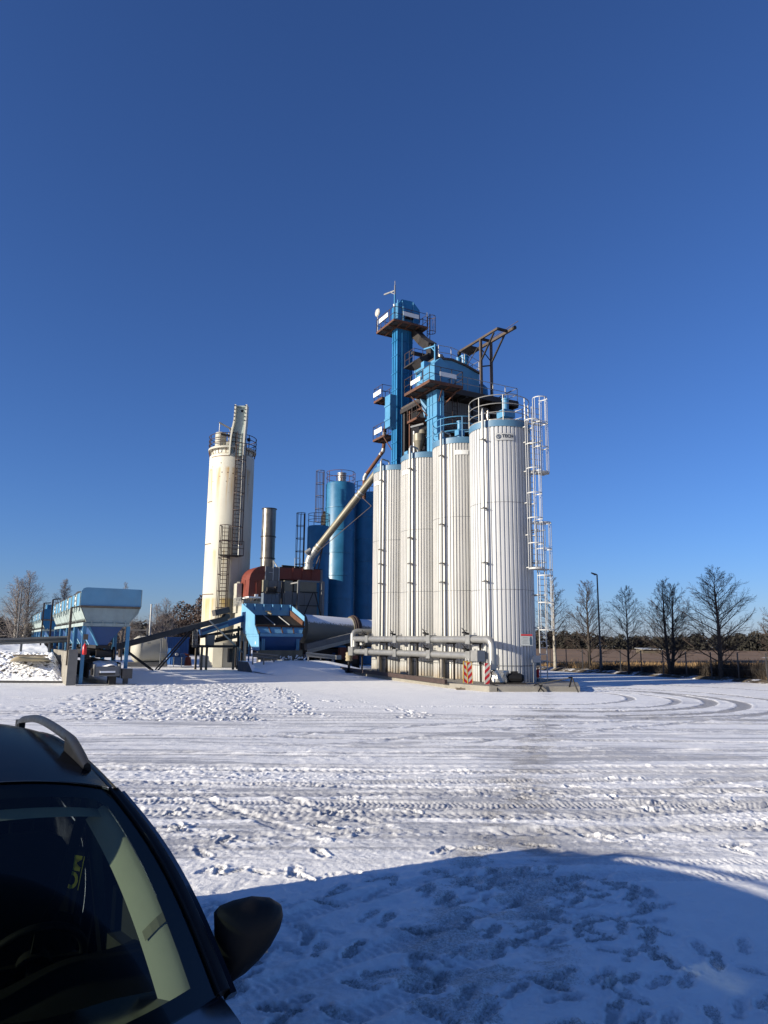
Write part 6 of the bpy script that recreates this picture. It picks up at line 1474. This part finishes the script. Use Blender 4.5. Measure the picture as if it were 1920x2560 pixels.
b=MB(); b.grid(lambda u,v:(-2.58+.28*v,(u*2-1)*(.76-.20*v),.98+.45*v),16,8); b.build('rear_window','privacy',CT,60)
# side glazing
def sg(s,xa,xb,m,name='side_window'):
    b=MB()
    def f(u,v):
        x=xa+(xb-xa)*u; zr,yl=roofz(min(x,.3),0); zr=roofz(min(x,.3),yl)[0]-.06
        if x>.3: k=(x-.3)/.78; zr=zr-(zr-.93)*k; yl=yl+(.77-yl)*k
        zb=belt(x); yb=wid(x)-.075
        return (x,s*(yb+(yl+.045-yb)*v),zb+(max(zb+.005,zr)-zb)*v)
    b.grid(f,12,6); return b.build(name,m,CT,60)
for s in (1,-1):
    sg(s,1.0,-.08,'sideglass'); sg(s,-.16,-1.1,'privacy'); sg(s,-1.18,-2.2,'privacy')
    for x0,x1 in ((-.06,-.18),(-1.08,-1.2),(-2.18,-2.58)):
        o=sg(s,x0,x1,'black','pillar')
# wheels
for x in (1.35,-1.45):
    for s in (1,-1):
        b=MB(); b.cyl((x,s*.86,.31),(x,s*.64,.31),.31,None,28); w=b.build('wheel','tyre',CT,40); k=MB(); k.cyl((x,s*.865,.31),(x,s*.85,.31),.2,None,20); k.build('rim','lampgrey',w,40)
# mirrors
for s in (1,-1):
    b=MB(); M=(.93,.985,.955)
    OUT=[(-.118,.095),(-.112,.02),(-.106,-.06),(-.100,-.135),(-.06,-.165),(.0,-.145),(.06,-.108),(.118,-.058),(.158,.0),(.172,.045),(.165,.078),(.12,.108),(.04,.127),(-.04,.125),(-.095,.115)]
    def mir(u,v):
        n=len(OUT); f=u*n; i=int(f)%n; g=f-int(f); p=OUT[i]; q=OUT[(i+1)%n]; cy=p[0]+(q[0]-p[0])*g; cz=p[1]+(q[1]-p[1])*g
        r=math.sin(v*PI/2)**.8
        return (M[0]+.105*math.cos(v*PI/2)**.9-.02,s*(M[1]+.01+(cy-.01)*r),M[2]+cz*r)
    b.grid(mir,45,10)
    mo=b.build('door_mirror','car_plastic',CT,60)
    b=MB(); P=[(.9,s*.80,.84),(.9,s*.86,.85),(.905,s*.93,.875),(.91,s*.98,.90)]
    for p,q,w,h in ((P[0],P[1],.09,.09),(P[1],P[2],.085,.07),(P[2],P[3],.08,.07)): b.bar(p,q,w,h)
    b.build('mirror_arm','car_plastic',mo,50)
    b=MB(); b.add([(M[0]-.02,s*(M[1]-.1),M[2]-.1),(M[0]-.02,s*(M[1]+.12),M[2]-.1),(M[0]-.02,s*(M[1]+.12),M[2]+.09),(M[0]-.02,s*(M[1]-.1),M[2]+.09)],[(0,1,2,3)]); b.build('mirror_glass','galv',mo)
# ---- cabin
for s in (1,-1):
    b=MB(); 
    def trim(u,v):
        e=.775+.118*u; off=.022+.085*(1-u)**1.3
        p=wsh(s*e,.10+.87*v,off); return p
    b.grid(trim,8,26); o=b.build('pillar_trim','car_trim',CT,60)
    b=MB(); b.grid(lambda u,v: wsh(s*(.79+.10*u),.66+.035*v,.018+.08*(1-(.79+.10*u-.775)/.118)**1.3),3,2); b.build('trim_tape','tan_panel',o)
b=MB(); b.grid(lambda u,v: wsh((u*2-1)*.9,.095+.055*v,.05),30,3); b.build('header_trim','car_trim',CT,60)
b=MB(); b.grid(lambda u,v:(lambda p:(p[0],p[1]*.96,p[2]-.055))(roof(u,v)),20,20); b.build('headliner','car_inner2',CT,60)
def dash(u,v):
    y=(u*2-1)*.70; x=1.36-.25*abs(u*2-1)**2-.66*v; z=.84+.05*math.sin(PI*v)+(.05*math.exp(-((y-.37)/.2)**2)*sst(.3,.8,np.array(v)).item())
    return (x,y,z)
b=MB(); b.grid(dash,40,18); b.grid(lambda u,v:(dash(u,1)[0]-.02*v,dash(u,1)[1],dash(u,1)[2]-.5*v),40,4); b.build('dashboard','car_inner',CT,60)
# steering wheel
b=MB(); c=Vector((.50,.30,.85)); ax=Vector((-.86,0,.5)).normalized(); e1=Vector((0,1,0)); e2=ax.cross(e1).normalized()
b.tube([c+e1*.185*math.cos(2*PI*k/32)+e2*.185*math.sin(2*PI*k/32) for k in range(32)],.017,8,True)
b.cyl(c-ax*.03,c+ax*.02,.07,.06,14)
for a in (0,180,-90): b.bar(c,c+e1*.18*math.cos(R(a))+e2*.18*math.sin(R(a)),.035,.015)
b.bar(c-ax*.02,c-ax*.3,.06); b.build('steering_wheel','car_inner',CT,60)
# seats
for s in (1,-1):
    y=s*.36
    b=MB()
    def back(u,v):
        a=u*2*PI; w=.25*(1-.12*v**3)*(1-.25*max(0,v-.85)/.15); d=.075*(1-.3*v); f=math.copysign(abs(math.cos(a))**.6,math.cos(a)); g=math.copysign(abs(math.sin(a))**.6,math.sin(a))
        return (-.22-.20*v+d*g*(1 if v<.97 else .5),y+w*f*(1 if v<.97 else .7),.45+.68*v)
    b.grid(back,28,16); b.add([back(k/28,1) for k in range(28)],[tuple(range(28))])
    o=b.build('seat','car_seat',CT,60)
    b=MB()
    def hr(u,v):
        a=u*2*PI; t=math.sin(PI*v)**.5; f=math.copysign(abs(math.cos(a))**.7,math.cos(a)); g=math.copysign(abs(math.sin(a))**.7,math.sin(a))
        return (-.45+.055*g*t,y+.13*f*t,1.17+.19*v)
    b.grid(hr,24,12); b.cyl((-.43,y-.05,1.1),(-.45,y-.05,1.2),.008,None,6); b.cyl((-.43,y+.05,1.1),(-.45,y+.05,1.2),.008,None,6); b.build('headrest','car_seat',o,60)
    b=MB(); b.box(-.2,.28,y-.25,y+.25,.38,.52); b.build('seat_base','car_seat',o)
b=MB(); b.box(-1.35,-1.2,-.6,.6,.5,1.15); b.build('rear_bench','car_seat',CT)
for s in (1,-1):
    b=MB(); b.bar((-.10,s*.74,.5),(-.12,s*.60,1.38),.10,.04,up=(0,1,0)); b.bar((-.06,s*.735,.5),(-.07,s*.60,1.36),.015,.03,up=(0,1,0)); b.build('pillar_lining','car_inner2',CT)
# belt with padded sleeve carrying yellow letters
b=MB(); b.bar((-.15,.60,1.32),(-.10,.50,.90),.05,.006,up=(1,0,0)); b.bar((-.10,.50,.90),(-.05,.30,.55),.05,.006,up=(1,0,0)); be=b.build('seat_belt','black',CT)
pa,pb=Vector((-.12,.585,1.10)),Vector((-.105,.545,.82)); up_=(pa-pb).normalized(); fw=Vector((.62,-.78,.0)); fw=(fw-up_*fw.dot(up_)).normalized(); rt=up_.cross(fw).normalized()
b=MB(); vs=[]
for c in (pb,pa):
    for a,d_ in ((-.045,0),(-.04,.014),(.04,.014),(.045,0),(.04,-.01),(-.04,-.01)): vs.append(c+rt*a+fw*d_)
b.add(vs,[(k,(k+1)%6,6+(k+1)%6,6+k) for k in range(6)]+[tuple(range(5,-1,-1)),tuple(range(6,12))]); pd=b.build('belt_pad','car_plastic',be)
tv,tf=text_mesh('OM',.095,.001); p0=pa.lerp(pb,.38)
b=MB(); b.add([tuple(p0+up_*x-rt*y+fw*(.017+z)) for x,y,z in tv],tf); xs_=[v[0] for v in tv]
b.add([tuple(p0+up_*a+rt*c+fw*.017) for a,c in ((min(xs_),.040),(max(xs_),.040),(max(xs_),.0445),(min(xs_),.0445))],[(0,1,2,3)])
b.build('lettering','pad_yellow',pd)
# door-card pieces seen low through the glass
b=MB(); b.box(-.05,.95,.73,.77,.4,.92); b.bar((.1,.70,.72),(.75,.70,.80),.06,.1); b.build('door_card','car_inner2',CT)
b=MB(); b.bar((.86,.68,.96),(.72,.70,1.08),.12,.01,up=(1,0,0)); b.build('mirror_sail','car_inner2',CT)
